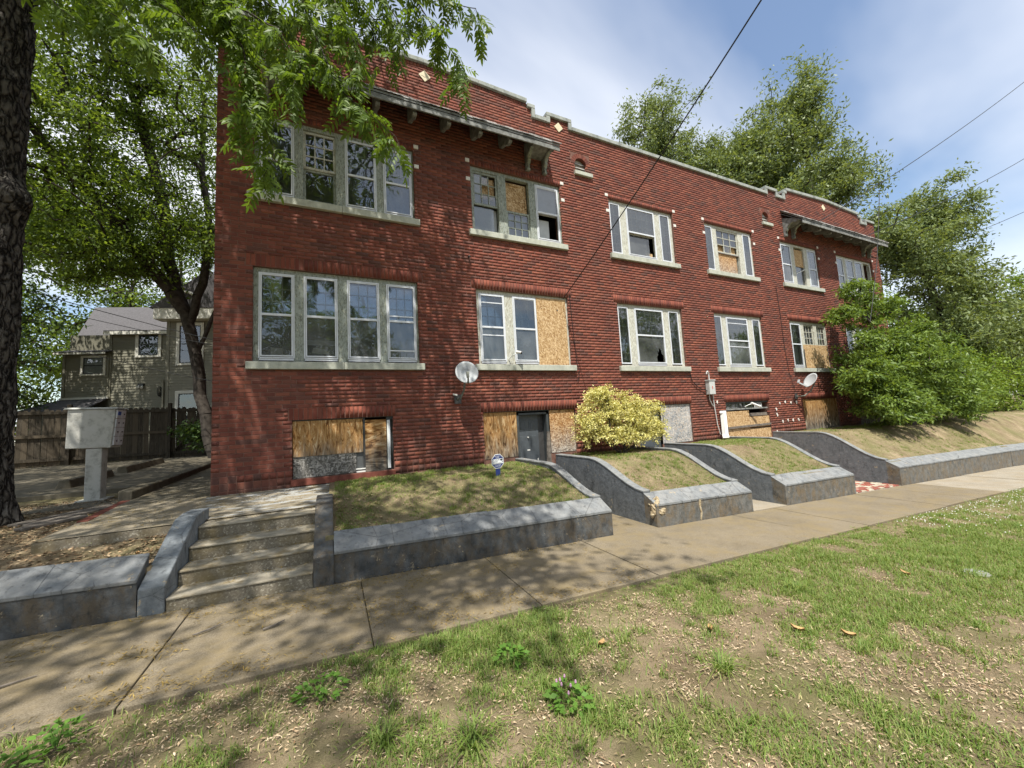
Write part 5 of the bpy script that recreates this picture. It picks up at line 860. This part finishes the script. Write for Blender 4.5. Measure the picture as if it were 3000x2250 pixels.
# hanging boughs that dip into view: real polylines in the air, four to five metres from where one stands
BR = {'B6': [(-1.9, -1.0, 8.3), (-1.7, -1.4, 7.6), (-1.35, -1.5, 7.2), (-1.0, -1.6, 6.9)], 'B6b': [(-1.9, -1.2, 8.0), (-1.75, -1.7, 7.2), (-1.5, -1.9, 6.6), (-1.25, -2.0, 6.1)], 'B1': [(-1.42, -1.84, 8.15), (-1.12, -2.29, 6.73), (-.9, -2.43, 6.07), (-.7, -2.56, 5.33), (-.55, -2.68, 4.67), (-.64, -2.6, 4.31)], 'B1b': [(-1.64, -1.74, 8.17), (-1.4, -2.06, 6.86), (-1.02, -2.3, 6.4), (-.78, -2.46, 5.74), (-.89, -2.45, 5.13), (-.78, -2.46, 4.7)], 'B1c': [(-1.12, -2.29, 6.73), (-.49, -2.85, 6.05), (-.25, -3.02, 5.48), (-.36, -3.02, 5.0)],
 'B2': [(-.43, -2.41, 7.96), (-.25, -2.89, 6.46), (-.07, -3.03, 5.82), (.16, -3.18, 5.21), (.43, -3.28, 4.94), (.66, -3.37, 4.72), (.72, -3.38, 4.56)], 'B2b': [(-.06, -2.58, 7.94), (.08, -3.05, 6.44), (.29, -3.1, 5.95), (.3, -3.16, 5.44), (.18, -3.07, 5.11)], 'B2c': [(-.07, -3.03, 5.82), (-.34, -2.98, 5.59), (-.48, -2.89, 5.29)],
 'B3': [(.86, -2.92, 8.02), (1.01, -3.18, 6.72), (1.18, -3.23, 6.37), (1.43, -3.32, 6.01), (1.47, -3.4, 5.58)], 'B3b': [(.54, -2.76, 8.04), (.65, -3.02, 6.74), (.83, -3.17, 6.28), (.63, -3.04, 5.94), (.5, -2.96, 5.81)], 'B3c': [(1.08, -3.02, 8.0), (1.29, -3.22, 6.81), (1.68, -3.39, 6.7), (1.75, -3.4, 6.41)],
 'B4': [(-2.76, -1.61, 7.72), (-2.39, -2.09, 6.37), (-1.98, -2.36, 6.03), (-1.63, -2.6, 5.64)], 'B4b': [(-2.01, -1.96, 7.67), (-1.75, -2.29, 6.44), (-1.39, -2.54, 6.1), (-1.16, -2.61, 5.79)], 'B4c': [(-2.93, -1.89, 6.9), (-2.58, -2.2, 6.16), (-2.26, -2.42, 5.79)],
 'B5': [(-.9, -1.4, 7.9), (-.55, -1.9, 7.2), (.1, -2.2, 7.0), (.8, -2.4, 6.95)], 'B5b': [(-1.5, -1.2, 7.9), (-1.2, -1.7, 7.1), (-.8, -2.0, 6.7), (-.5, -2.2, 6.4)], 'B5c': [(.2, -2.0, 8.0), (.6, -2.4, 7.1), (1.1, -2.7, 6.9), (1.45, -2.9, 6.75)]}
bough = [(topn, np.array([-2.4, -.9, 9.6]), .10, .07), (np.array([-2.4, -.9, 9.6]), np.array([-.2, -2.0, 9.2]), .07, .045), (np.array([-.2, -2.0, 9.2]), np.array([1.1, -2.6, 8.9]), .045, .03)]
fronds = []
for kb_i, pl in BR.items():
    pl = np.array(pl); q0 = pl[0]; 
    if kb_i not in ('B1c', 'B2c'):
        bb = np.array([[-2.4, -.9, 9.6], [-1.3, -1.45, 9.4], [-.2, -2.0, 9.2], [.5, -2.3, 9.05], [1.1, -2.6, 8.9]]); j = int(np.argmin(np.linalg.norm(bb-q0, axis=1))); bough.append((bb[j], q0, .022, .015))
    seglen = np.linalg.norm(np.diff(pl, axis=0), axis=1); cum = np.concatenate([[0], np.cumsum(seglen)]); tot = cum[-1]; s_ = np.arange(0, tot, .045)
    pts = np.stack([np.interp(s_, cum, pl[:, c_]) for c_ in range(3)], 1)+.018*np.stack([np.sin(s_*9+c_) for c_ in range(3)], 1)
    for a, b, sa in zip(pts[:-1], pts[1:], s_): r_ = .013*(1-.8*sa/tot); bough.append((a, b, r_, r_*.98))
    for p, sa in zip(pts, s_):
        for _ in range(2 if rng.random() < (.7 if kb_i in ('B1', 'B1b', 'B4b', 'B5', 'B5b', 'B4') else .42) else 1): a = rng.uniform(0, 2*math.pi); fronds.append((p, unit(np.array([math.cos(a)*.8, math.sin(a)*.8, -rng.uniform(.15, 1.3)])), rng.uniform(.65, 1.05)))
segs = [(np.asarray(a)-TB, np.asarray(b)-TB, c_, d_) for a, b, c_, d_ in segs+bough]; link('branch', tubes_mesh('branch', segs, 6), 'bark_thin', ptree)
P, D = clump(tips, dirs, 76, .34, np.random.default_rng(4), .7, .4); kk = np.array([keep_over(p) for p in P]); P, D = P[kk], D[kk]; Ls = .165*rng.uniform(.7, 1.3, len(P)); link('foliage', leaf_mesh('foliage', P-TB, D, Ls, Ls*.44, .5), 'leaf_near', ptree, 'stuff')
def frond_template(seed):
    R = np.random.default_rng(seed); vs, fs = [], []; L = .30; n = 5
    def rach(t): return np.array([L*t, 0, -.09*t*t*(1+.4*R.random()*0)])
    for t0, t1 in ((0, .5), (.5, 1)): b = len(vs); a, c_ = rach(t0), rach(t1); vs += [a+(0, -.0015, 0), a+(0, .0015, 0), c_+(0, .0015, 0), c_+(0, -.0015, 0)]; fs.append((b, b+1, b+2, b+3))
    def leaflet(o, d, ln, w):
        d = d/np.linalg.norm(d); s_ = np.cross(d, (0, 0, 1)); s_ = s_/np.linalg.norm(s_); u_ = np.cross(s_, d); tw = R.normal(0, .35); s_, u_ = s_*math.cos(tw)+u_*math.sin(tw), u_*math.cos(tw)-s_*math.sin(tw); b = len(vs)
        vs.extend([o, o+d*ln*.30+s_*w*.5, o+d*ln*.68+s_*w*.36-u_*ln*.03, o+d*ln-u_*ln*.12, o+d*ln*.68-s_*w*.36-u_*ln*.03, o+d*ln*.30-s_*w*.5]); fs.append((b, b+1, b+2, b+3, b+4, b+5))
    for i in range(n):
        t = .25+.70*i/(n-1); o = rach(t)
        for sd in (-1, 1): leaflet(o, np.array([.62+.1*R.random(), sd*(.75+.1*R.random()), -.25-.35*R.random()]), .095*(.8+.35*math.sin(math.pi*(.25+.6*i/n)))*R.uniform(.85, 1.15), .034)
    leaflet(rach(1), np.array([1, .1*R.normal(), -.35]), .105, .036); return np.array([np.asarray(v, float) for v in vs]), fs
FT = [frond_template(40+k) for k in range(7)]; FM = []
for k, (v, f) in enumerate(FT): FM.append(npmesh('leaf', v, f))
def frond_mat(p, d, s_):
    x = d; z = np.array([0, 0, 1.])+rng.normal(0, .3, 3); y = unit(np.cross(z, x)); z = np.cross(x, y); return np.stack([x*s_, y*s_, z*s_], 1), p
pw_ = np.array([project(f[0])[2] for f in fronds]); inv = np.array([in_view(f[0], 0) for f in fronds]); order = [i for i in np.argsort(pw_) if inv[i]]; step = max(1, len(order)/300); chosen = {order[int(i*step)] for i in range(min(300, len(order)))}; restV, restF = [], []
for i, (p, d, s_) in enumerate(fronds):
    Mx, o_ = frond_mat(p, d, s_); k = i % 7
    if i in chosen:
        ob = link('leaf', FM[k], 'leaf_near', ptree); m4 = Matrix(Mx.tolist()).to_4x4(); m4.translation = Vector((o_-TB).tolist()); ob.matrix_local = m4
    else:
        v, f = FT[k]; b = len(restV); restV.extend((v@Mx.T+o_-TB).tolist()); restF += [tuple(b+j for j in q) for q in f]
link('hanging_foliage', npmesh('hanging_foliage', np.array(restV), restF, rng.random(len(restF))), 'leaf_near', ptree, 'stuff')
# ---- trees on the left
def kl(p):                                    # keep crown tips clear of the brick block
    return not (p[0] > -2.0 and p[1] > -.5)
tree('leaning_tree', 'forked leaning tree beside the brick corner, in front of the clapboard house', 'tree', [[(-3.25, 7.6, .7), (-3.50, 7.8, 1.6), (-3.80, 8, 3.5), (-4.2, 8, 5.6), (-4.5, 8, 6.7), (-4.75, 8, 8.6), (-5.3, 8, 11.2), (-5.9, 8, 13.6)], [(-4.1, 8, 5.2), (-3.75, 8, 6.6), (-3.6, 8, 8.4), (-3.9, 8.2, 10.6), (-3.8, 8, 13)], [(-3.9, 8, 4.2), (-3.3, 8, 6.0), (-2.75, 8, 7.6), (-2.7, 7.8, 9.5)], [(-4.2, 8, 5.6), (-5.3, 7.6, 7.4), (-6.6, 7.2, 9.2), (-7.8, 6.8, 11)]],
     [((-5.4, 7.5, 10.2), (3.1, 3.2, 4.0)), ((-7.0, 7, 9.0), (2.6, 3, 2.8)), ((-4.2, 7, 13.5), (3.2, 3.4, 3.0)), ((-6.8, 7, 13), (3, 3, 2.6)), ((-3.5, 7.4, 8.2), (1.4, 1.8, 1.6), 4.0), ((-6.4, 7.0, 6.9), (2.2, 2, .8), 4.0), ((-6.0, 10.6, 10.5), (3.4, 2.4, 3.4)), ((-8.6, 8.4, 11), (2.4, 2.6, 3.4))], 760, 105, .25, .13, .054, 'leaf_mid', 11, .0135, 'trees beside the house', 'bark_thin', kl, .5, .6, .1, along=.9)
tree('shade_tree', 'broad dark tree left of the clapboard house, behind the fence', 'tree', [[(-12.5, 12.5, .9), (-12.3, 12.5, 3), (-12.0, 12.3, 6), (-11.7, 12, 9)], [(-12.3, 12.5, 3), (-11.0, 12, 6), (-10.2, 11.5, 8)]], [((-12.2, 12.4, 5.2), (3.0, 3, 4.0)), ((-11.2, 12, 9), (2.8, 3, 2.4)), ((-14.6, 12.5, 6), (2.5, 2.5, 4))], 240, 120, .38, .18, .085, 'leaf_dark', 12, .016, 'trees beside the house')
tree('background_tree', 'tall pale-green tree rising behind the clapboard roof', 'tree', [[(-9, 25, .9), (-9, 25, 8), (-9.2, 25, 14)], [(-9, 25, 7), (-12, 24.5, 11)]], [((-9.5, 25, 12), (5, 4, 6)), ((-15, 25, 11), (5, 4, 6)), ((-18, 25, 6), (4, 4, 5))], 260, 110, .6, .26, .12, 'leaf_mid', 13, .02, 'trees beside the house')
tree('fence_shrub', 'dark broad-leaved shrub against the fence by the brick corner', 'shrub', [[(-3.55, 8.8, .85), (-3.55, 8.8, 1.3)], [(-3.6, 8.8, .85), (-3.9, 8.75, 1.4)]], [((-3.65, 8.75, 1.65), (.62, .5, .62)), ((-4.1, 8.7, 1.75), (.4, .4, .35))], 60, 26, .16, .16, .06, 'leaf_dark', 14, .007)
# ---- trees behind and to the right of the block
tree('oak_tree', 'narrow willow oak above the middle of the roof, left of the taller one', 'tree', [[(22.3, 13.6, .6), (22.2, 13.2, 10), (21.4, 11.2, 17), (20.9, 10.6, 22.5)], [(22.0, 12.2, 12.5), (19.6, 11, 16)], [(22.1, 12, 13), (23, 10.8, 16.5)]], [((20.7, 10.4, 19.6), (3.0, 3.2, 5.2)), ((22.4, 10.2, 16.0), (3.0, 3.0, 4.0)), ((18.9, 10.4, 16.2), (1.9, 2.2, 2.6))], 350, 110, .28, .23, .085, 'leaf_oak', 21, .019, 'willow oaks behind the block', along=.9, flat=.7, up=.35, shell=.2)
tree('oak_tree', 'tallest willow oak behind the far end of the block', 'tree', [[(27.6, 6.5, .6), (27.8, 6.0, 8), (28.2, 5.5, 15), (28.4, 5.4, 19), (28.2, 5.4, 22.5)], [(27.8, 6, 8), (24.4, 6.9, 13), (22.6, 7.2, 16)], [(28.2, 5.6, 12), (31, 5.2, 15), (32, 5, 17)], [(27.8, 6, 7), (30.5, 5, 10.5), (32.5, 4.8, 12)]], [((26.5, 6.5, 15.8), (4.6, 3.7, 5.0)), ((28.2, 5.5, 20.6), (2.3, 2.5, 4.0)), ((31.2, 5.2, 16.6), (2.3, 2.5, 3.6)), ((22.8, 7.6, 15.2), (2.5, 2.7, 3.4)), ((31.5, 5, 11.5), (2.6, 2.8, 2.6)), ((25.0, 6.8, 18.4), (2.2, 2.3, 2.6)), ((23.4, 8.0, 16.8), (2.2, 2.4, 3.0))], 700, 110, .30, .25, .092, 'leaf_oak', 22, .019, 'willow oaks behind the block', along=1.1, flat=.65, up=.35, shell=.2)
tree('oak_tree', 'wide willow oak right of the block, behind the big shrub', 'tree', [[(36, 2.6, .3), (36, 2.5, 5), (35.8, 2.2, 9), (35.4, 2, 13.5)], [(36, 2.5, 5), (32.4, 2, 8), (30.4, 2.2, 11)], [(36.3, 2.4, 7), (38, 2, 8.5), (40, 1.6, 7.5)]], [((32.4, 2, 9.2), (3.0, 2.6, 4.4)), ((35.2, 2, 12.8), (2.4, 2.3, 3.2)), ((37.0, 1.8, 8.0), (2.4, 2.3, 3.0)), ((33.5, 1.4, 4.8), (3.8, 2.8, 2.8)), ((39.5, 1, 4.8), (4.0, 3.0, 3.0)), ((30.0, 2.6, 10.6), (2.2, 2.3, 2.3))], 520, 110, .30, .24, .09, 'leaf_oak', 23, .018, 'willow oaks behind the block', along=1.1, flat=.65, up=.4, shell=.2)
for i, (x, y, s_, lb) in enumerate(((70, 7, 1.1, 'far tree at the right edge, beyond the wide oak'), (62, 16, 1.0, 'far tree in the gap behind the wide oak'), (95, 4, 1.3, 'most distant tree at the right edge above the road'), (86, -4, .9, 'small far tree low at the right edge'))):
    tree('distant_tree', lb, 'tree', [[(x, y, -.6), (x, y, 5*s_), (x, y, 9*s_)]], [((x, y, 8.5*s_), (6*s_, 6*s_, 6*s_)), ((x+3, y-2, 5*s_), (5*s_, 5*s_, 4*s_))], 150, 110, .8, .42, .2, 'leaf_mid', 31+i, .03, 'far trees beyond the lawn')
def copy_thing(src, loc, rz, label):
    r_ = src.copy(); COL.objects.link(r_); r_.location = loc; r_.rotation_euler = (0, 0, rz); r_['label'] = label; r_['group'] = 'trees across the street'
    for ch in src.children: c_ = ch.copy(); COL.objects.link(c_); c_.parent = r_
    return r_
far0 = [o for o in bpy.data.objects if o.name.startswith('distant_tree') and o.parent is None]
for i, (x, y, s_, lb) in enumerate(((-8, -25, .95, 'tree across the street mirrored in the left windows'), (0.5, -27, .8, 'smaller tree across the street mirrored beside it'), (33, -26, .9, 'tree across the street mirrored in the middle windows'), (52, -24, .95, 'tree across the street mirrored in the far windows'))): c_ = copy_thing(far0[i % len(far0)], (x, y, -.6), i*1.3, lb); c_.scale = (s_, s_, s_)
tree('round_shrub', 'bright yellow-green rounded shrub on the lawn beyond the big one', 'shrub', [[(33, .8, .4), (33, .8, 2)], [(33.3, .8, .4), (35, .6, 2)], [(33, .8, .4), (31, .8, 2)]], [((32.6, .8, 2.2), (2.8, 2.2, 1.9)), ((35.6, .4, 1.6), (2.4, 2, 1.3)), ((30.8, 1, 2.6), (1.8, 1.8, 1.4))], 190, 80, .30, .16, .075, 'leaf_bright', 41, .012)
def kb(p): return p[1] < -.15 or p[0] > 21
tree('large_shrub', 'huge sprawling green shrub covering the right end of the block', 'shrub', [[(17.2, -1.2, .6), (17.0, -1.2, 2), (16.6, -1.1, 3.8), (16.4, -1.0, 5.4)], [(17.4, -1.2, .6), (18.6, -1.3, 2.2), (19.6, -1.3, 3.6)], [(17.5, -1.2, .6), (15.8, -1.5, 1.8), (14.6, -1.4, 2.6)], [(17.6, -1.3, .6), (20, -1.4, 1.6), (22.6, -1.2, 2.2)]],
     [((16.4, -1.25, 2.5), (2.1, 1.0, 1.8)), ((18.6, -1.4, 2.8), (2.2, 1.1, 1.6)), ((21.0, -1.2, 2.1), (2.4, 1.2, 1.4)), ((23.2, -1.0, 1.5), (1.8, 1.1, .8)), ((16.3, -1.0, 5.1), (.55, .5, .6), .22), ((17.5, -1.0, 4.6), (.9, .6, .6), .4), ((15.0, -1.5, 1.9), (1.0, .8, .9)), ((15.2, -.9, 4.3), (.5, .4, .35), .16), ((16.0, -2.0, 1.25), (1.6, .45, .5)), ((19.8, -1.9, 1.2), (2.0, .6, .5))], 760, 80, .10, .15, .046, 'leaf_shrub', 42, .008, keep=kb, along=.5, flat=.45, up=.55, arch=.18, droop=.1)
tree('yellow_shrub', 'pale yellow blossoming shrub on the middle lawn against the wall', 'shrub', [[(5.85, -.62, .68), (5.8, -.62, 1.0), (5.6, -.6, 1.5)], [(5.9, -.62, .68), (6.2, -.64, 1.0), (6.6, -.62, 1.4)], [(5.8, -.6, .68), (5.4, -.6, 1.0), (5.0, -.6, 1.45)], [(5.9, -.6, .68), (6.4, -.64, .95), (6.9, -.6, 1.15)], [(5.85, -.62, .68), (5.95, -.7, 1.2), (6.0, -.7, 1.8)], [(5.8, -.62, .68), (5.5, -.7, 1.1), (5.4, -.72, 1.9)]], [((5.65, -.62, 1.60), (.86, .52, .60)), ((6.4, -.62, 1.40), (.80, .52, .52)), ((5.0, -.6, 1.3), (.42, .38, .46)), ((6.8, -.6, 1.15), (.42, .38, .34)), ((5.9, -.8, 1.05), (.9, .35, .22)), ((5.3, -.62, 2.02), (.35, .28, .18), .12)], 760, 40, .026, .046, .022, 'leaf_yellow', 43, .0022, flat=.9, up=.5, arch=.2, along=.26, keep=lambda p: p[1] < -.05 and p[2] > .80, shell=.3)

# ------------------------------------------------------------------ grass, weeds, litter
def visible(P, mg=110): x, y, w = project(P); return (w > .2) & (x > -mg) & (x < 1024+mg) & (y > -mg) & (y < 768+mg)
def blades(P, h, w, lean, R, seg=2):
    n = len(P); a = R.uniform(0, 2*math.pi, n); dv = np.stack([np.cos(a), np.sin(a), np.zeros(n)], 1); s_ = np.stack([-np.sin(a), np.cos(a), np.zeros(n)], 1); h = h.reshape(-1, 1); w = w.reshape(-1, 1); ln = lean.reshape(-1, 1); up = np.array([0, 0, 1.]); m1 = P+up*h*.55+dv*h*ln*.35; t1 = P+up*h*np.clip(1-.35*ln, .2, 1)+dv*h*ln
    V = np.stack([P-s_*w/2, P+s_*w/2, m1+s_*w*.38, m1-s_*w*.38, t1], 1).reshape(-1, 3); b = np.arange(n)[:, None]*5; Fq = np.concatenate([b+np.array([0, 1, 2]), b+np.array([0, 2, 3]), b+np.array([3, 2, 4])], 1).reshape(-1, 3); return V, Fq
def scatter_grass(name, label, regs, seed, hr, wr, dry, dens_f, parts=('grass_blade', 'grass_dry'), lean=(.2, 1.3), tuft=.02):
    R = np.random.default_rng(seed); Ps = []
    for x0, x1, y0, y1, n in regs: Ps.append(np.stack([R.uniform(x0, x1, n), R.uniform(y0, y1, n)], 1))
    Q = np.concatenate(Ps); keep_ = R.random(len(Q)) < dens_f(Q[:, 0], Q[:, 1]); Q = Q[keep_]; ck = 26; cl = Q[R.random(len(Q)) < tuft]; extra = np.repeat(cl, ck, 0)+R.normal(0, .022, (len(cl)*ck, 2)); nb = len(Q); Q = np.concatenate([Q, extra]); isT = np.arange(len(Q)) >= nb; tb = np.concatenate([np.ones(nb), np.repeat(R.uniform(.8, 1.7, len(cl)), ck)]); P = np.stack([Q[:, 0], Q[:, 1], ground(Q[:, 0], Q[:, 1])-.004], 1); vv = visible(P); P = P[vv]; isT = isT[vv]; tb = tb[vv]; n = len(P)
    tall = .6+1.1*fbm(P[:, 0]*2.3, P[:, 1]*2.3, seed+7)**1.5; h = R.uniform(*hr, n)*tall*tb; w = R.uniform(*wr, n); ln = R.uniform(*lean, n); dm = R.random(n) < np.where(isT, .06, dry)+(~isT)*.35*(fbm(P[:, 0]*1.1, P[:, 1]*1.1, seed+3)-.5)
    for msk, mt, nm, lb in ((~dm, parts[0], name, label), (dm, parts[1], 'dry_'+name, label.replace('green', 'straw-coloured'))):
        V, Fq = blades(P[msk], h[msk]*(1 if mt == parts[0] else .75), w[msk], ln[msk]*(1 if mt == parts[0] else 1.5), R); o = link(nm, npmesh(nm, V, Fq, np.repeat(R.random(int(msk.sum())), 3)), mt, None, 'stuff'); reg(o, lb, 'grass')
def dstrip(x, y):
    f = .55*fbm(x*3.4+3, y*3.4, 31, 3)+.45*fbm(x*.9+1, y*.9, 35, 3); thr = np.interp(x-.9*(y+4.3), [-3, 1.5, 4, 8, 12], [.49, .475, .435, .37, .30]); edge = np.exp(-((y+4.34)/.14)**2); return np.clip((f-thr)*11+.18, .10, 1)*np.where(y > -4.26, .03, 1)+edge*.45*(y < -4.2)*fbm(x*2.2, 0*y, 36, 2)
scatter_grass('grass', 'patchy green turf of the grass strip beside the sidewalk', [(-3, 4, -7.2, -4.2, 150000), (4, 9, -8.5, -4.2, 130000), (9, 20, -9.5, -4.2, 110000), (20, 45, -10.5, -4.2, 30000)], 51, (.020, .062), (.0032, .0068), .13, dstrip, tuft=.012)
def dlawn(x, y):
    f = fbm(x*1.3, y*1.3, 41); ok = (x > .05); 
    for a, b in WALKS: ok = ok & ~((x > a-.13) & (x < b+.13))
    thr = np.where(x > 12, .50, .38); return np.where(ok, np.clip((f-thr)*8+.3, .14, 1), 0)
scatter_grass('lawn_grass', 'thin green grass on the raised lawns below the brick wall', [(0, 10.3, -2.58, -.02, 64000), (12.4, 20.6, -2.58, -.02, 34000), (20, 45, -2.6, 12, 34000)], 52, (.020, .050), (.003, .0065), .24, dlawn)
def bits(name, label, regs, mat, seed, L, W, dens=None, lift=.006, flatn=.85, zf=ground):
    R = np.random.default_rng(seed); Q = np.concatenate([np.stack([R.uniform(x0, x1, n), R.uniform(y0, y1, n)], 1) for x0, x1, y0, y1, n in regs]); 
    if dens is not None: Q = Q[R.random(len(Q)) < dens(Q[:, 0], Q[:, 1])]
    P = np.stack([Q[:, 0], Q[:, 1], zf(Q[:, 0], Q[:, 1])+lift+R.random(len(Q))*.012], 1); P = P[visible(P)]; n = len(P); a = R.uniform(0, 2*math.pi, n); D = np.stack([np.cos(a), np.sin(a), R.normal(0, .18, n)], 1); ls = R.uniform(*L, n); o = link(name, leaf_mesh(name, P, D, ls, ls*R.uniform(*W, n), flatn), mat, None, 'stuff'); reg(o, label, 'leaf litter')
bits('leaf_litter', 'brown dead leaf litter under the street tree', [(-5.5, -1.45, -2.6, 1.6, 16000), (-1.8, .6, -2.55, -.1, 2500)], 'litter', 61, (.02, .055), (.3, .6), lambda x, y: np.where((x > -2.7) & (y > -1.6), .06, .9)*(~((x > -1.33) & (x < 0) & (y < -1.5))))
bits('dry_thatch', 'small dry leaf scraps scattered through the grass strip', [(-3, 5, -7.0, -4.27, 90000), (5, 10, -8, -4.27, 34000), (10, 24, -8, -4.3, 9000)], 'thatch', 62, (.008, .032), (.12, .36), lambda x, y: np.clip(1-dstrip(x, y)*.8, .05, 1)*np.clip((fbm(x*5, y*5, 38, 2)-.28)*3, .1, 1))
bits('dry_lawn_thatch', 'dry brown scraps lying on the raised lawns', [(.05, 3.5, -2.55, -.05, 5000), (4.65, 10.1, -2.55, -.05, 5000), (12.4, 22, -2.55, -.05, 6000)], 'litter', 63, (.012, .035), (.2, .5), lambda x, y: (dlawn(x, y) > 0)*.8)
zside = lambda x, y: zs(x)+.002
bits('catkins', 'fallen yellow-brown catkins strewn over the sidewalk', [(-4.2, 3.2, -4.22, -2.87, 20000)], 'catkin', 64, (.018, .055), (.07, .16), lambda x, y: np.clip((fbm(x*2.4, y*3.4, 71)-.50)*9, 0, 1)*np.interp(x, [-4, 1, 3.2], [1, .8, .1])+.9*(np.exp(-((y+2.9)/.05)**2)+np.exp(-((y+4.2)/.07)**2))*(x < 3)*.5, .003, .9, zside)
def zst(x, y): i = np.clip(np.floor((y+2.84)/.30), 0, 3); return np.where(y > -1.66, zl(x, y)+.004, .15+.14*i)
bits('catkins_on_steps', 'yellow-brown catkins lying on the steps and landing', [(-1.32, -.18, -2.82, -1.66, 2600), (-2.7, -.1, -1.6, 0, 3000), (-2.7, -1.7, 0, 6, 1800)], 'catkin', 65, (.02, .05), (.08, .16), lambda x, y: np.where(y < -1.66, np.clip(((y+2.84) % .3)/.3-.35, 0, .65), np.clip((fbm(x*2, y*2.6, 72)-.48)*6, 0, .8)), .004, .9, zst)
# clover flowers, weeds, dead leaves and twigs one can count
R = np.random.default_rng(70); n = 420; x = R.uniform(7.6, 15, n); y = -4.4-np.abs(R.normal(0, .45, n)); P = np.stack([x, y, ground(x, y)+R.uniform(.05, .09, n)], 1); vs, fs = [], []
for p in P:
    b = len(vs); r_ = random.uniform(.004, .009); vs += [p+np.array(d)*r_ for d in ((1, 0, 0), (-1, 0, 0), (0, 1, 0), (0, -1, 0), (0, 0, 1), (0, 0, -1))]; fs += [tuple(b+i for i in f) for f in ((0, 2, 4), (2, 1, 4), (1, 3, 4), (3, 0, 4), (2, 0, 5), (1, 2, 5), (3, 1, 5), (0, 3, 5))]
reg(link('clover_flowers', npmesh('clover_flowers', np.array(vs), fs), 'petal_white', None, 'stuff'), 'tiny white clover flowers dotting the far grass strip', 'flowers')
def weed(label, x, y, r_, h, seed, flower=False, blade=False):
    R = np.random.default_rng(seed); z = float(ground(x, y))-.005; t = thing('weed', label, 'weed', (x, y, z)); n = 70 if not blade else 90
    if blade:
        P = np.stack([R.normal(0, r_*.18, n), R.normal(0, r_*.18, n), np.zeros(n)], 1); V, Fq = blades(P, R.uniform(.5, 1, n)*h, R.uniform(.004, .008, n), R.uniform(.5, 2.0, n), R); link('blades', npmesh('blades', V, Fq, np.repeat(R.random(n), 3)), 'grass_blade', t)
    else:
        a = R.uniform(0, 6.28, n); q = r_*np.sqrt(R.random(n)); P = np.stack([q*np.cos(a), q*np.sin(a), h*(1-(q/r_)**2*.6)*R.uniform(.4, 1, n)], 1); D = np.stack([np.cos(a), np.sin(a), R.uniform(-.2, .4, n)], 1); ls = R.uniform(.03, .055, n); link('leaves', leaf_mesh('leaves', P, D, ls, ls*.62, .75), 'weed_leaf', t); sg_ = [(np.array([0, 0, 0.]), p*np.array([.9, .9, .95]), .0018, .0012) for p in P[:24]]; link('stems', tubes_mesh('stems', sg_, 4), 'weed_leaf', t)
        if flower:
            for k in range(7): p = P[k]+np.array([0, 0, .03]); mb_ = MB(); mb_.tube([tuple(p+np.array([0, 0, -.008])+np.array(ORG[t])), tuple(p+np.array(ORG[t])), tuple(p+np.array([0, 0, .012])+np.array(ORG[t]))], [.004, .007, .004], 8); mb_.build('flower', 'petal_purple', t)
weed('leafy green weed clump in the middle of the grass strip', 1.06, -4.92, .11, .10, 81); weed('leafy weed at the lower left near the sidewalk edge', -.07, -4.69, .13, .09, 82); weed('clover weed with small purple flower heads', 1.20, -5.42, .12, .10, 83, True); weed('leafy weed in the bottom left corner of the grass', -1.28, -4.45, .10, .13, 84); weed('lower leafy weed beside the corner one', -1.40, -4.62, .13, .10, 85)
weed('spiky grass tuft low in the middle foreground', .62, -5.42, .20, .17, 86, blade=True); weed('spiky grass tuft left of the middle foreground', .22, -5.22, .16, .13, 87, blade=True); weed('tall grass tuft in the right part of the strip', 3.9, -5.1, .2, .14, 88, blade=True); weed('grass tuft in the leaf litter above the left wall', -2.35, -1.5, .12, .16, 89, blade=True); weed('grass tuft growing right of the purple clover', 2.2, -5.6, .18, .14, 90, blade=True)
dl = [(2.55, -5.25), (3.35, -5.75), (3.1, -5.55), (1.7, -5.05), (5.2, -5.4), (-1.75, -2.2), (-1.65, -2.42)]
for i, (x, y) in enumerate(dl):
    z = float(ground(x, y))+.018; a = random.uniform(0, 6.28); vs = [];  L_, W_ = .042, .018
    for u_ in np.linspace(-1, 1, 5):
        for v_ in (-1, 0, 1): lx, ly = u_*L_, v_*W_*math.sqrt(max(0, 1-u_*u_*.96)); vs.append((x+lx*math.cos(a)-ly*math.sin(a), y+lx*math.sin(a)+ly*math.cos(a), z+.018*v_*v_+.02*u_*u_*(1 if u_ > 0 else .3)))
    top(MB().add(vs, [(r_*3+c_, r_*3+c_+1, r_*3+c_+4, r_*3+c_+3) for r_ in range(4) for c_ in range(2)]), 'fallen_leaf', 'dead_leaf', ['curled tan dead leaf in the middle of the grass strip, beyond the tall tuft', 'curled dead leaf nearest the bottom right of the grass strip', 'curled dead leaf just left of the lower right one', 'curled dead leaf between the weed clump and the purple clover', 'curled dead leaf close to the round utility lid', 'curled tan leaf higher up in the litter left of the steps', 'curled tan leaf at the edge of the low left wall'][i], 'leaf', smooth=True, group='curled dead leaves')
for (p, q), lb in ((((-.98, -3.47), (-.82, -3.35)), 'pale bent twig on the sidewalk below the steps'), (((-2.1, -3.75), (-1.75, -3.62)), 'long brown twig on the sidewalk at the left edge'), (((-.5, -3.62), (-.36, -3.52)), 'short dark twig in the middle of the shaded sidewalk')):
    za = float(zs(p[0]))+.012; zb = float(zs(q[0]))+.012; mid = ((p[0]+q[0])/2+.02, (p[1]+q[1])/2-.015, (za+zb)/2+.004); top(MB().tube([(*p, za), mid, (*q, zb)], [.007, .008, .004], 6), 'twig', 'old_wood', lb, 'twig')
